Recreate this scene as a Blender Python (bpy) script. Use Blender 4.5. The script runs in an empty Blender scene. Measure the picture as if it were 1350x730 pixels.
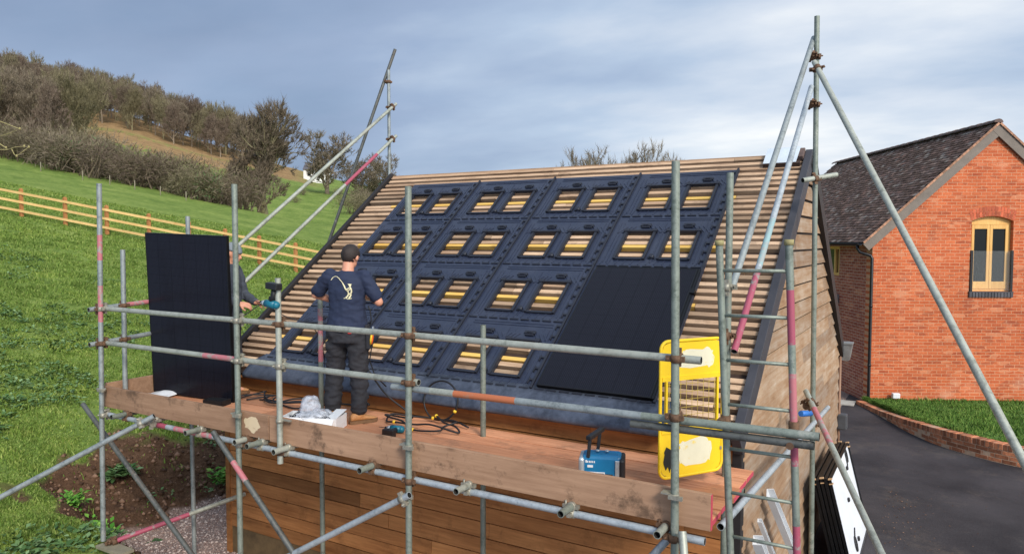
import bpy, bmesh, math, random
import numpy as np
from mathutils import Vector, Matrix, noise
from mathutils.bvhtree import BVHTree

random.seed(11)
RNG = np.random.default_rng(7)
SC = bpy.context.scene
COL = SC.collection
PI = math.pi
R = math.radians

# ------------------------------------------------------------------ materials
def lin(c):
    return tuple(((v / 255.0) / 12.92 if v / 255.0 <= 0.04045 else ((v / 255.0 + 0.055) / 1.055) ** 2.4) for v in c)

class NT:
    """small helper for building node trees"""
    def __init__(self, tree):
        self.t = tree
    def n(self, kind, **kw):
        nd = self.t.nodes.new(kind)
        for k, v in kw.items():
            if k.startswith('i_'):
                key = k[2:]
                key = int(key) if key.isdigit() else key.replace('_', ' ')
                nd.inputs[key].default_value = v
            else:
                setattr(nd, k, v)
        return nd
    def l(self, a, b):
        self.t.links.new(a, b)
    def ramp(self, fac, stops, interp='LINEAR'):
        r = self.n('ShaderNodeValToRGB')
        r.color_ramp.interpolation = interp
        el = r.color_ramp.elements
        while len(el) > 2:
            el.remove(el[-1])
        for i, (p, c) in enumerate(stops):
            e = el[i] if i < 2 else el.new(p)
            e.position = p
            e.color = (*c, 1) if len(c) == 3 else c
        self.l(fac, r.inputs[0])
        return r.outputs[0]
    def mix(self, fac, a, b, mode='MIX'):
        m = self.n('ShaderNodeMix', data_type='RGBA', blend_type=mode)
        for s, v in ((m.inputs[0], fac), (m.inputs[6], a), (m.inputs[7], b)):
            if hasattr(v, 'links'):
                self.l(v, s)
            elif isinstance(v, (int, float)):
                s.default_value = v
            else:
                s.default_value = (*v, 1)
        return m.outputs[2]
    def math(self, op, a, b=None, clamp=False):
        m = self.n('ShaderNodeMath', operation=op, use_clamp=clamp)
        for s, v in ((m.inputs[0], a), (m.inputs[1], b)):
            if v is None:
                continue
            if hasattr(v, 'links'):
                self.l(v, s)
            else:
                s.default_value = v
        return m.outputs[0]
    def noise(self, vec, scale, detail=4, rough=0.55, stretch=None, w=None):
        if stretch:
            mp = self.n('ShaderNodeMapping')
            mp.inputs['Scale'].default_value = stretch
            self.l(vec, mp.inputs[0])
            vec = mp.outputs[0]
        nz = self.n('ShaderNodeTexNoise')
        nz.inputs['Scale'].default_value = scale
        nz.inputs['Detail'].default_value = detail
        nz.inputs['Roughness'].default_value = rough
        self.l(vec, nz.inputs['Vector'])
        return nz.outputs['Fac']

def newmat(name):
    m = bpy.data.materials.new(name)
    m.use_nodes = True
    t = NT(m.node_tree)
    b = m.node_tree.nodes['Principled BSDF']
    co = t.n('ShaderNodeTexCoord').outputs['Object']
    return m, t, b, co

def setbump(t, b, fac, strength, dist=0.01):
    bp = t.n('ShaderNodeBump')
    bp.inputs['Strength'].default_value = strength
    bp.inputs['Distance'].default_value = dist
    t.l(fac, bp.inputs['Height'])
    t.l(bp.outputs[0], b.inputs['Normal'])

def plain(name, c, rough=0.6, metal=0.0, vary=0.25, scale=9.0, bump=0.0, spec=None, island=0.0):
    """colour c (sRGB 0-255 of the thing itself) with a broken, uneven surface"""
    m, t, b, co = newmat(name)
    c = np.array(lin(c))
    f = t.noise(co, scale, 6, 0.65)
    col = t.ramp(f, [(0.28, tuple(c * (1 - vary))), (0.72, tuple(np.minimum(c * (1 + vary), 0.95)))])
    if island:
        rnd = t.n('ShaderNodeNewGeometry').outputs['Random Per Island']
        k = t.ramp(rnd, [(0, (1 - island,) * 3), (1, (1 + island,) * 3)])
        col = t.mix(1.0, col, k, 'MULTIPLY')
    t.l(col, b.inputs['Base Color'])
    rr = t.math('ADD', t.math('MULTIPLY', f, 0.25), rough - 0.12)
    t.l(rr, b.inputs['Roughness'])
    b.inputs['Metallic'].default_value = metal
    if spec is not None:
        b.inputs['Specular IOR Level'].default_value = spec
    if bump:
        setbump(t, b, t.noise(co, scale * 6, 5), bump)
    return m

def wood(name, light, dark, axis, rough=0.75, grain=18.0, island=0.25, stain=None, stain_amt=0.5, bump=0.3):
    """timber with the grain along the given axis; each board differs"""
    m, t, b, co = newmat(name)
    st = [1.0, 1.0, 1.0]
    st[axis] = 0.06
    geo = t.n('ShaderNodeNewGeometry')
    rnd = t.math('FRACT', t.math('ADD', geo.outputs['Random Per Island'], t.n('ShaderNodeObjectInfo').outputs['Random']))
    off = t.n('ShaderNodeCombineXYZ')
    for i in range(3):
        t.l(t.math('MULTIPLY', rnd, 17.0 + 9 * i), off.inputs[i])
    va = t.n('ShaderNodeVectorMath', operation='ADD')
    t.l(co, va.inputs[0]); t.l(off.outputs[0], va.inputs[1])
    vec = va.outputs[0]
    g = t.noise(vec, grain * 2.2, 6, 0.7, tuple(st))
    g2 = t.noise(vec, 2.3, 5, 0.65, tuple(0.35 if i == axis else 1.0 for i in range(3)))
    fac = t.math('ADD', t.math('MULTIPLY', g, 0.55), t.math('MULTIPLY', g2, 0.45))
    col = t.ramp(fac, [(0.34, lin(dark)), (0.64, lin(light))])
    if island:
        k = t.ramp(rnd, [(0, (1 - island,) * 3), (0.5, (1.0, 1.0 - island * .12, 1.0 - island * .2)), (1, (1 + island * .8,) * 3)])
        col = t.mix(1.0, col, k, 'MULTIPLY')
    # knots
    vo = t.n('ShaderNodeTexVoronoi')
    mp = t.n('ShaderNodeMapping'); mp.inputs['Scale'].default_value = tuple(0.45 if i == axis else 1.0 for i in range(3))
    t.l(vec, mp.inputs[0]); t.l(mp.outputs[0], vo.inputs['Vector']); vo.inputs['Scale'].default_value = 4.2
    kn = t.ramp(vo.outputs['Distance'], [(0.03, (1, 1, 1)), (0.11, (0, 0, 0))])
    col = t.mix(t.math('MULTIPLY', kn, 0.55), col, tuple(np.array(lin(dark)) * 0.35))
    if stain:
        s = t.noise(vec, 3.4, 7, 0.72)
        sm = t.ramp(s, [(0.54, (0, 0, 0)), (0.66, (1, 1, 1))])
        col = t.mix(t.math('MULTIPLY', sm, stain_amt), col, lin(stain))
    t.l(col, b.inputs['Base Color'])
    b.inputs['Roughness'].default_value = rough
    b.inputs['Specular IOR Level'].default_value = 0.25
    setbump(t, b, g, bump, 0.004)
    return m

def steel(name, c, dark, rust=0.25, rough=0.5, metal=0.35):
    m, t, b, co = newmat(name)
    f = t.noise(co, 7.0, 8, 0.7)
    f2 = t.noise(co, 38.0, 5, 0.7)
    f3 = t.noise(co, 2.1, 3, 0.6)
    k = t.math('ADD', t.math('MULTIPLY', f, 0.6), t.math('MULTIPLY', f2, 0.4))
    col = t.ramp(k, [(0.36, lin(dark)), (0.5, lin(c)), (0.66, tuple(np.minimum(np.array(lin(c)) * 1.22, 0.9)))])
    rm = t.ramp(t.math('MULTIPLY', t.math('ADD', f3, f2), 0.5), [(0.55, (0, 0, 0)), (0.68, (1, 1, 1))])
    col = t.mix(t.math('MULTIPLY', rm, rust), col, lin((120, 88, 62)))
    cem = t.ramp(t.math('ADD', t.math('MULTIPLY', t.noise(co, 11.0, 6, 0.75), 0.7), t.math('MULTIPLY', t.noise(co, 3.0, 2, 0.5), 0.3)), [(0.58, (0, 0, 0)), (0.63, (1, 1, 1))])
    col = t.mix(t.math('MULTIPLY', cem, 0.35), col, lin((196, 192, 180)))
    t.l(col, b.inputs['Base Color'])
    b.inputs['Metallic'].default_value = metal
    t.l(t.math('ADD', t.math('MULTIPLY', f2, 0.3), rough - 0.15), b.inputs['Roughness'])
    setbump(t, b, f2, 0.12, 0.002)
    return m

def worn_paint(name, paint, under, thr=0.5, rough=0.5):
    m, t, b, co = newmat(name)
    f = t.noise(co, 14.0, 8, 0.75)
    f2 = t.noise(co, 3.5, 3, 0.6)
    k = t.math('ADD', t.math('MULTIPLY', f, 0.6), t.math('MULTIPLY', f2, 0.4))
    msk = t.ramp(k, [(thr, (0, 0, 0)), (thr + 0.08, (1, 1, 1))])
    p = t.mix(t.math('MULTIPLY', f, 0.4), lin(paint), tuple(np.array(lin(paint)) * 0.55))
    col = t.mix(msk, p, lin(under))
    t.l(col, b.inputs['Base Color'])
    b.inputs['Roughness'].default_value = rough
    return m

M = {}
def build_materials():
    M['tube_green'] = steel('galvanised tube greenish', (132, 140, 129), (92, 100, 90), 0.3)
    M['tube_grey'] = steel('galvanised tube grey', (146, 153, 152), (106, 113, 113), 0.2)
    M['tube_blue'] = steel('galvanised tube bluish', (172, 180, 184), (132, 142, 148), 0.15)
    M['tube_pale'] = steel('weathered tube pale', (166, 169, 157), (128, 131, 119), 0.25)
    M['tube_dark'] = steel('dull tube dark', (96, 98, 94), (64, 66, 64), 0.35)
    M['tube_inside'] = plain('tube bore', (38, 36, 32), 0.9)
    M['pink'] = worn_paint('worn pink paint', (166, 78, 98), (140, 140, 132), 0.55)
    M['pale_pink'] = worn_paint('faded pink paint', (186, 112, 118), (150, 146, 138), 0.5)
    M['orange'] = worn_paint('worn orange paint', (186, 108, 70), (150, 124, 104), 0.55)
    M['cyan'] = worn_paint('worn cyan paint', (146, 178, 180), (152, 160, 158), 0.47)
    M['rust'] = plain('rusty clamp iron', (104, 78, 58), 0.75, 0.25, 0.45, 40)
    M['clamp'] = plain('zinc clamp', (150, 146, 132), 0.5, 0.4, 0.35, 40)
    M['toe'] = wood('toe board timber', (176, 140, 112), (136, 104, 80), 0, 0.8, 14, 0.12, (74, 58, 46), 0.75, 0.2)
    M['deck'] = wood('scaffold plank', (226, 164, 124), (176, 114, 80), 0, 0.85, 16, 0.34, (128, 98, 78), 0.5, 0.3)
    M['end_red'] = worn_paint('red painted board end', (196, 70, 88), (150, 100, 80), 0.6, 0.7)
    M['clad_front'] = wood('larch cladding front', (200, 140, 86), (142, 90, 50), 0, 0.7, 12, 0.38, (84, 52, 28), 0.35, 0.35)
    # weathered gable cladding: silver grey over orange timber, drips run down each board
    m, t, b, co = newmat('weathered oak cladding')
    geo = t.n('ShaderNodeNewGeometry'); rnd = geo.outputs['Random Per Island']
    g = t.noise(co, 26, 6, 0.7, (1, 0.04, 1))
    d = t.noise(co, 7, 6, 0.7, (1, 0.22, 0.9))
    big = t.noise(co, 1.6, 4, 0.6)
    fac = t.math('ADD', t.math('MULTIPLY', d, 0.42), t.math('ADD', t.math('MULTIPLY', g, 0.34), t.math('MULTIPLY', big, 0.24)))
    col = t.ramp(fac, [(0.33, lin((124, 94, 70))), (0.46, lin((154, 126, 100))), (0.55, lin((168, 148, 128))), (0.68, lin((188, 178, 166)))])
    k = t.ramp(rnd, [(0, (0.78, 0.78, 0.8)), (1, (1.14, 1.10, 1.04))])
    col = t.mix(1.0, col, k, 'MULTIPLY')
    t.l(col, b.inputs['Base Color']); b.inputs['Roughness'].default_value = 0.85
    b.inputs['Specular IOR Level'].default_value = 0.2
    setbump(t, b, g, 0.3, 0.004)
    M['clad_gable'] = m
    M['batten'] = wood('roofing batten', (214, 184, 152), (148, 118, 92), 0, 0.85, 14, 0.35, (104, 80, 64), 0.4, 0.3)
    M['yellow_batten'] = wood('yellow graded batten', (238, 200, 112), (216, 166, 80), 0, 0.7, 10, 0.1)
    M['membrane'] = plain('roof underlay', (66, 50, 42), 0.9, 0, 0.35, 5)
    M['verge'] = plain('dark grey verge board', (58, 58, 64), 0.6, 0, 0.25, 4, 0.1)
    M['verge_black'] = plain('black stained board', (36, 32, 32), 0.6, 0, 0.25, 4, 0.1)
    m, t, b, co = newmat('black moulded plastic tray')
    wco = t.n('ShaderNodeNewGeometry').outputs['Position']
    f = t.noise(wco, 2.6, 7, 0.7); f2 = t.noise(wco, 24, 5, 0.7)
    dust = t.ramp(t.math('ADD', t.math('MULTIPLY', f, 0.7), t.math('MULTIPLY', f2, 0.3)), [(0.44, (0, 0, 0)), (0.72, (1, 1, 1))])
    col = t.mix(t.math('MULTIPLY', dust, 0.16), lin((41, 48, 67)), lin((106, 110, 120)))
    t.l(col, b.inputs['Base Color']); t.l(t.math('ADD', t.math('MULTIPLY', f, 0.30), 0.16), b.inputs['Roughness'])
    b.inputs['Specular IOR Level'].default_value = 0.5; setbump(t, b, f2, 0.05, 0.003)
    M['tray'] = m
    M['tray_dark'] = plain('black plastic rim', (34, 37, 47), 0.5, 0, 0.2, 8)
    # lead coloured apron
    m, t, b, co = newmat('dull lead apron')
    f = t.noise(co, 2.2, 6, 0.7, (1.0, 0.4, 1)); f2 = t.noise(co, 16, 5, 0.7)
    col = t.ramp(t.math('ADD', t.math('MULTIPLY', f, 0.6), t.math('MULTIPLY', f2, 0.4)), [(0.36, lin((46, 52, 64))), (0.64, lin((96, 104, 120)))])
    t.l(col, b.inputs['Base Color']); b.inputs['Roughness'].default_value = 0.45; b.inputs['Metallic'].default_value = 0.2
    setbump(t, b, f, 0.25, 0.01)
    M['lead'] = m
    # photovoltaic cells
    m, t, b, co = newmat('photovoltaic glass')
    sx = t.n('ShaderNodeSeparateXYZ'); t.l(co, sx.inputs[0])
    def lines(sock, period, width):
        fr = t.math('FRACT', t.math('DIVIDE', sock, period))
        return t.math('LESS_THAN', fr, width)
    a1 = lines(sx.outputs[0], 0.186, 0.022)
    a2 = lines(sx.outputs[1], 0.0935, 0.022)
    a3 = lines(sx.outputs[0], 0.0186, 0.12)
    a4 = lines(sx.outputs[1], 0.0234, 0.06)
    col = t.mix(t.math('MULTIPLY', a3, 0.55), lin((24, 25, 33)), lin((58, 60, 72)))
    col = t.mix(t.math('MULTIPLY', a4, 0.25), col, lin((34, 36, 44)))
    col = t.mix(t.math('MULTIPLY', a2, 0.6), col, lin((10, 11, 15)))
    col = t.mix(t.math('MULTIPLY', a1, 0.5), col, lin((10, 10, 13)))
    t.l(col, b.inputs['Base Color']); b.inputs['Roughness'].default_value = 0.25
    t.l(t.math('ADD', t.math('MULTIPLY', t.noise(co, 3, 4), 0.14), 0.17), b.inputs['Roughness'])
    b.inputs['Specular IOR Level'].default_value = 0.15
    M['cells'] = m
    M['panel_frame'] = plain('black anodised frame', (16, 16, 18), 0.4, 0.3, 0.2, 12)
    M['backsheet'] = plain('white panel backsheet', (226, 230, 236), 0.5, 0, 0.05, 3)
    M['white_sheet'] = plain('pale primed metal', (206, 216, 224), 0.5, 0.1, 0.1, 4)
    M['white_plastic'] = plain('white plastic', (226, 228, 230), 0.45, 0, 0.06, 4)
    M['cardboard_edge'] = plain('raw board edge', (196, 160, 120), 0.8)
    M['black_rubber'] = plain('black cable rubber', (24, 24, 26), 0.55, 0, 0.3, 20)
    M['yellow_clip'] = plain('yellow cable marker', (232, 186, 48), 0.5)
    m, t, b, co = newmat('yellow safety paint with worn white')
    f = t.noise(co, 26, 7, 0.75); sx = t.n('ShaderNodeSeparateXYZ'); t.l(co, sx.inputs[0])
    M['yellow_paint'] = None
    col = t.mix(t.math('MULTIPLY', t.ramp(f, [(0.6, (0, 0, 0)), (0.72, (1, 1, 1))]), 0.45), lin((238, 198, 26)), lin((150, 112, 40)))
    t.l(col, b.inputs['Base Color']); b.inputs['Roughness'].default_value = 0.55
    M['yellow_paint'] = m
    M['worn_white'] = worn_paint('scraped white patch', (232, 226, 196), (230, 200, 90), 0.57, 0.7)
    M['worn_black'] = worn_paint('scraped black patch', (34, 32, 30), (150, 126, 40), 0.6, 0.7)
    M['teal'] = plain('teal tool plastic', (18, 104, 124), 0.4, 0, 0.12, 12)
    M['teal_blue'] = plain('blue tool plastic', (24, 112, 158), 0.38, 0, 0.12, 12)
    M['tool_black'] = plain('black tool plastic', (28, 28, 30), 0.5, 0, 0.2, 14)
    M['tool_silver'] = plain('silver tool trim', (186, 194, 198), 0.35, 0.5, 0.1, 14)
    M['orange_plastic'] = plain('orange grip', (232, 96, 30), 0.45)
    M['skin'] = plain('skin', (206, 146, 118), 0.55, 0, 0.1, 14)
    M['hair'] = plain('dark brown hair', (42, 31, 26), 0.6, 0, 0.4, 60, 0.4)
    M['eye_white'] = plain('eye white', (220, 214, 208), 0.3)
    M['navy'] = plain('navy cotton', (33, 43, 68), 0.85, 0, 0.14, 7, 0.12)
    M['work_black'] = plain('black work cloth', (40, 40, 45), 0.85, 0, 0.22, 6, 0.15)
    M['jacket_grey'] = plain('grey jacket cloth', (62, 67, 77), 0.85, 0, 0.15, 9, 0.15)
    M['beanie'] = plain('grey knitted wool', (124, 132, 138), 0.9, 0, 0.15, 60, 0.4)
    M['tan_boot'] = plain('tan boot leather', (188, 134, 84), 0.65, 0, 0.2, 18, 0.15)
    M['boot_sole'] = plain('boot sole', (120, 90, 62), 0.8)
    M['print_cream'] = plain('cream shirt print', (226, 218, 178), 0.8, 0, 0.1, 40)
    M['clear_film'] = None
    m, t, b, co = newmat('crumpled clear film')
    f = t.noise(co, 16, 5, 0.6)
    b.inputs['Base Color'].default_value = (*lin((220, 226, 236)), 1)
    b.inputs['Roughness'].default_value = 0.2
    t.l(t.ramp(f, [(0.4, (0.28,) * 3), (0.62, (0.75,) * 3)]), b.inputs['Alpha'])
    setbump(t, b, f, 0.8, 0.02)
    M['clear_film'] = m
    # bricks -----------------------------------------------------------------
    def brick(name, ax, c1, c2, mortar, squash=1.0):
        m, t, b, co = newmat(name)
        s = t.n('ShaderNodeSeparateXYZ'); t.l(co, s.inputs[0])
        cb = t.n('ShaderNodeCombineXYZ'); t.l(s.outputs[ax], cb.inputs[0]); t.l(s.outputs[2], cb.inputs[1])
        br = t.n('ShaderNodeTexBrick')
        t.l(cb.outputs[0], br.inputs['Vector'])
        br.inputs['Scale'].default_value = 1.0
        br.inputs['Brick Width'].default_value = 0.225
        br.inputs['Row Height'].default_value = 0.075
        br.inputs['Mortar Size'].default_value = 0.0058
        br.inputs['Mortar Smooth'].default_value = 0.25
        br.inputs['Bias'].default_value = -0.1
        br.inputs['Color1'].default_value = (*lin(c1), 1)
        br.inputs['Color2'].default_value = (*lin(c2), 1)
        br.inputs['Mortar'].default_value = (*lin(mortar), 1)
        big = t.noise(co, 0.7, 5, 0.65); fine = t.noise(co, 22, 5, 0.7)
        k = t.ramp(t.math('ADD', t.math('MULTIPLY', big, 0.5), t.math('MULTIPLY', fine, 0.5)), [(0.34, (0.72, 0.70, 0.70)), (0.5, (1, 1, 1)), (0.66, (1.28, 1.32, 1.36))])
        col = t.mix(1.0, br.outputs['Color'], k, 'MULTIPLY')
        # scattered paler and burnt bricks: the cell colour of a second brick grid of the same bond
        vo = t.n('ShaderNodeTexVoronoi'); mp = t.n('ShaderNodeMapping'); mp.inputs['Scale'].default_value = (4.4, 13.3, 1)
        t.l(cb.outputs[0], mp.inputs[0]); t.l(mp.outputs[0], vo.inputs['Vector']); vo.inputs['Scale'].default_value = 1.0
        sv = t.n('ShaderNodeSeparateColor'); t.l(vo.outputs['Color'], sv.inputs[0])
        isb = t.math('SUBTRACT', 1.0, br.outputs['Fac'])
        pale = t.math('MULTIPLY', t.math('GREATER_THAN', sv.outputs[0], 0.9), t.math('MULTIPLY', isb, 0.35))
        dark = t.math('MULTIPLY', t.math('LESS_THAN', sv.outputs[0], 0.12), t.math('MULTIPLY', isb, 0.4))
        col = t.mix(pale, col, lin((222, 160, 122)))
        col = t.mix(dark, col, lin((128, 66, 52)))
        eff = t.ramp(t.noise(co, 0.9, 7, 0.72), [(0.55, (0, 0, 0)), (0.72, (1, 1, 1))])
        col = t.mix(t.math('MULTIPLY', eff, 0.32), col, lin((222, 184, 156)))
        t.l(col, b.inputs['Base Color']); b.inputs['Roughness'].default_value = 0.85
        b.inputs['Specular IOR Level'].default_value = 0.2
        h = t.math('ADD', t.math('MULTIPLY', br.outputs['Fac'], -1.0), t.math('MULTIPLY', fine, 0.5))
        setbump(t, b, h, 0.5, 0.008)
        return m
    M['brick_gable'] = brick('red brick gable', 0, (200, 108, 68), (178, 88, 54), (204, 154, 120))
    M['brick_side'] = brick('red brick side', 1, (176, 108, 86), (150, 82, 68), (202, 176, 158))
    M['brick_unit'] = plain('loose red brick', (184, 92, 62), 0.85, 0, 0.3, 16, 0.2, None, 0.35)
    M['brick_kerb'] = plain('weathered kerb brick', (176, 112, 78), 0.88, 0, 0.4, 14, 0.3, None, 0.5)
    M['brick_blue'] = plain('blue engineering brick', (78, 76, 80), 0.7, 0, 0.3, 18, 0.2, None, 0.3)
    M['mortar'] = plain('mortar', (196, 164, 136), 0.9)
    M['roof_tile'] = None
    m, t, b, co = newmat('clay roof tile weathered')
    rnd = t.n('ShaderNodeNewGeometry').outputs['Random Per Island']
    c = t.ramp(rnd, [(0, lin((88, 70, 62))), (0.45, lin((110, 90, 80))), (0.72, lin((116, 98, 92))), (0.86, lin((136, 106, 94))), (0.94, lin((152, 140, 130))), (1, lin((110, 100, 96)))])
    f = t.noise(co, 12, 6, 0.7)
    c = t.mix(1.0, c, t.ramp(f, [(0.3, (0.6,) * 3), (0.7, (1.4,) * 3)]), 'MULTIPLY')
    t.l(c, b.inputs['Base Color']); b.inputs['Roughness'].default_value = 0.9; b.inputs['Specular IOR Level'].default_value = 0.12
    setbump(t, b, f, 0.4, 0.01)
    M['roof_tile'] = m
    M['ridge_tile'] = plain('clay ridge tile', (100, 82, 76), 0.8, 0, 0.4, 8, 0.2, None, 0.3)
    M['verge_mortar'] = plain('verge tile edge', (166, 124, 98), 0.85, 0, 0.35, 12, 0.2, None, 0.3)
    M['barge'] = plain('grey weathered bargeboard', (122, 112, 102), 0.75, 0, 0.2, 5, 0.1)
    M['gutter_black'] = plain('black gutter', (24, 24, 26), 0.35, 0, 0.15, 6)
    M['oak'] = wood('pale oak joinery', (236, 192, 120), (208, 156, 84), 2, 0.5, 14, 0.1)
    m, t, b, co = newmat('dark window glass')
    b.inputs['Base Color'].default_value = (0.012, 0.015, 0.017, 1); b.inputs['Roughness'].default_value = 0.06
    b.inputs['Specular IOR Level'].default_value = 0.14
    M['glass'] = m
    m, t, b, co = newmat('clear balcony glass')
    b.inputs['Base Color'].default_value = (0.75, 0.8, 0.8, 1); b.inputs['Roughness'].default_value = 0.05
    b.inputs['Alpha'].default_value = 0.05; b.inputs['Specular IOR Level'].default_value = 0.1
    M['glass_clear'] = m
    M['asphalt'] = None
    m, t, b, co = newmat('new tarmac')
    f = t.noise(co, 90, 4, 0.7); f2 = t.noise(co, 0.9, 5, 0.6)
    col = t.ramp(t.math('ADD', t.math('MULTIPLY', f, 0.5), t.math('MULTIPLY', f2, 0.5)), [(0.36, lin((38, 36, 39))), (0.64, lin((76, 72, 74)))])
    dirt = t.ramp(t.math('ADD', t.math('MULTIPLY', t.noise(co, 1.1, 7, 0.75), 0.8), t.math('MULTIPLY', t.noise(co, 34, 3, 0.7), 0.2)), [(0.53, (0, 0, 0)), (0.70, (1, 1, 1))])
    col = t.mix(t.math('MULTIPLY', dirt, 0.38), col, lin((116, 104, 92)))
    t.l(col, b.inputs['Base Color']); b.inputs['Roughness'].default_value = 0.85; b.inputs['Specular IOR Level'].default_value = 0.25
    setbump(t, b, f, 0.5, 0.006)
    M['asphalt'] = m
    M['concrete'] = plain('pale concrete', (176, 170, 160), 0.85, 0, 0.15, 6, 0.1)
    # terrain: the attributes say what grows or lies where
    m, t, b, co = newmat('pasture and soil')
    at = t.n('ShaderNodeAttribute', attribute_name='ground_kind').outputs['Color']
    sp = t.n('ShaderNodeSeparateColor'); t.l(at, sp.inputs[0])
    n1 = t.noise(co, 0.35, 6, 0.65); n2 = t.noise(co, 3.2, 6, 0.7); n3 = t.noise(co, 22, 5, 0.7)
    k = t.math('ADD', t.math('MULTIPLY', n1, 0.4), t.math('ADD', t.math('MULTIPLY', n2, 0.35), t.math('MULTIPLY', n3, 0.25)))
    g = t.ramp(k, [(0.34, lin((78, 94, 46))), (0.46, lin((102, 124, 58))), (0.56, lin((128, 144, 74))), (0.68, lin((160, 164, 100)))])
    soil = t.ramp(t.math('ADD', t.math('MULTIPLY', n2, 0.5), t.math('MULTIPLY', n3, 0.5)), [(0.32, lin((56, 41, 31))), (0.5, lin((86, 64, 48))), (0.68, lin((116, 90, 70)))])
    grav = t.ramp(t.noise(co, 60, 3, 0.8), [(0.3, lin((92, 74, 68))), (0.5, lin((140, 120, 110))), (0.7, lin((186, 170, 160)))])
    brk = t.ramp(k, [(0.36, lin((112, 90, 62))), (0.64, lin((176, 144, 102)))])
    col = t.mix(sp.outputs[0], g, soil)
    col = t.mix(sp.outputs[1], col, grav)
    col = t.mix(sp.outputs[2], col, brk)
    t.l(col, b.inputs['Base Color']); b.inputs['Roughness'].default_value = 0.95
    b.inputs['Specular IOR Level'].default_value = 0.1
    setbump(t, b, t.math('ADD', n2, t.math('MULTIPLY', n3, 0.6)), 0.7, 0.06)
    M['terrain'] = m
    def leafy(name, a, bcol, c, patchy=False):
        m, t, b, co = newmat(name)
        rnd = t.n('ShaderNodeNewGeometry').outputs['Random Per Island']
        col = t.ramp(rnd, [(0, lin(a)), (0.5, lin(bcol)), (1, lin(c))])
        pn = t.noise(co, 0.55, 5, 0.65); pf = t.noise(co, 3.0, 4, 0.65)
        col = t.mix(1.0, col, t.ramp(t.math('ADD', t.math('MULTIPLY', pn, .6), t.math('MULTIPLY', pf, .4)), [(0.36, (.66, .72, .66)), (0.5, (1, 1, 1)), (0.64, (1.28, 1.2, 1.1))]), 'MULTIPLY') if patchy else col
        t.l(col, b.inputs['Base Color']); b.inputs['Roughness'].default_value = 0.7
        b.inputs['Specular IOR Level'].default_value = 0.15
        return m
    M['blade'] = leafy('grass blade', (82, 106, 44), (104, 130, 55), (142, 156, 86), True)
    M['lawn_blade'] = leafy('lawn blade', (66, 98, 40), (88, 122, 50), (128, 150, 76), True)
    M['weed_leaf'] = leafy('weed leaf', (62, 92, 50), (88, 118, 70), (122, 148, 104))
    M['plant_leaf'] = leafy('young leaf', (66, 120, 40), (96, 152, 56), (140, 178, 84))
    M['pebble'] = leafy('pebble', (104, 84, 78), (160, 136, 126), (214, 198, 188))
    M['clod'] = leafy('clod', (66, 48, 36), (96, 72, 55), (146, 116, 96))
    M['bark'] = plain('grey brown bark', (140, 126, 108), 0.9, 0, 0.3, 3)
    M['bark_green'] = plain('mossy bark', (136, 128, 96), 0.9, 0, 0.3, 3)
    M['twigs'] = leafy('winter twigs', (96, 87, 74), (120, 109, 93), (146, 134, 115))
    M['twigs_olive'] = leafy('olive winter twigs', (94, 89, 68), (118, 111, 86), (142, 133, 105))
    M['twigs_red'] = leafy('reddish winter twigs', (88, 76, 66), (108, 94, 82), (130, 115, 100))
    M['twigs_dark'] = leafy('dark winter twigs', (76, 67, 56), (98, 87, 73), (124, 111, 93))
    M['evergreen'] = leafy('dark evergreen', (30, 46, 28), (44, 64, 36), (62, 84, 46))
    M['fence_rail'] = wood('new softwood rail', (228, 196, 134), (200, 160, 98), 0, 0.75, 8, 0.1)
    M['fence_post'] = wood('treated fence post', (186, 132, 84), (152, 100, 58), 2, 0.8, 8, 0.12)
    M['old_post'] = plain('grey weathered post', (132, 126, 106), 0.9)
    M['moss_twig'] = plain('lichened twig', (150, 140, 92), 0.85, 0, 0.3, 60)
    M['render_white'] = plain('white render', (236, 234, 228), 0.8)
    M['slate'] = plain('slate roof', (92, 90, 96), 0.7)

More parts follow.
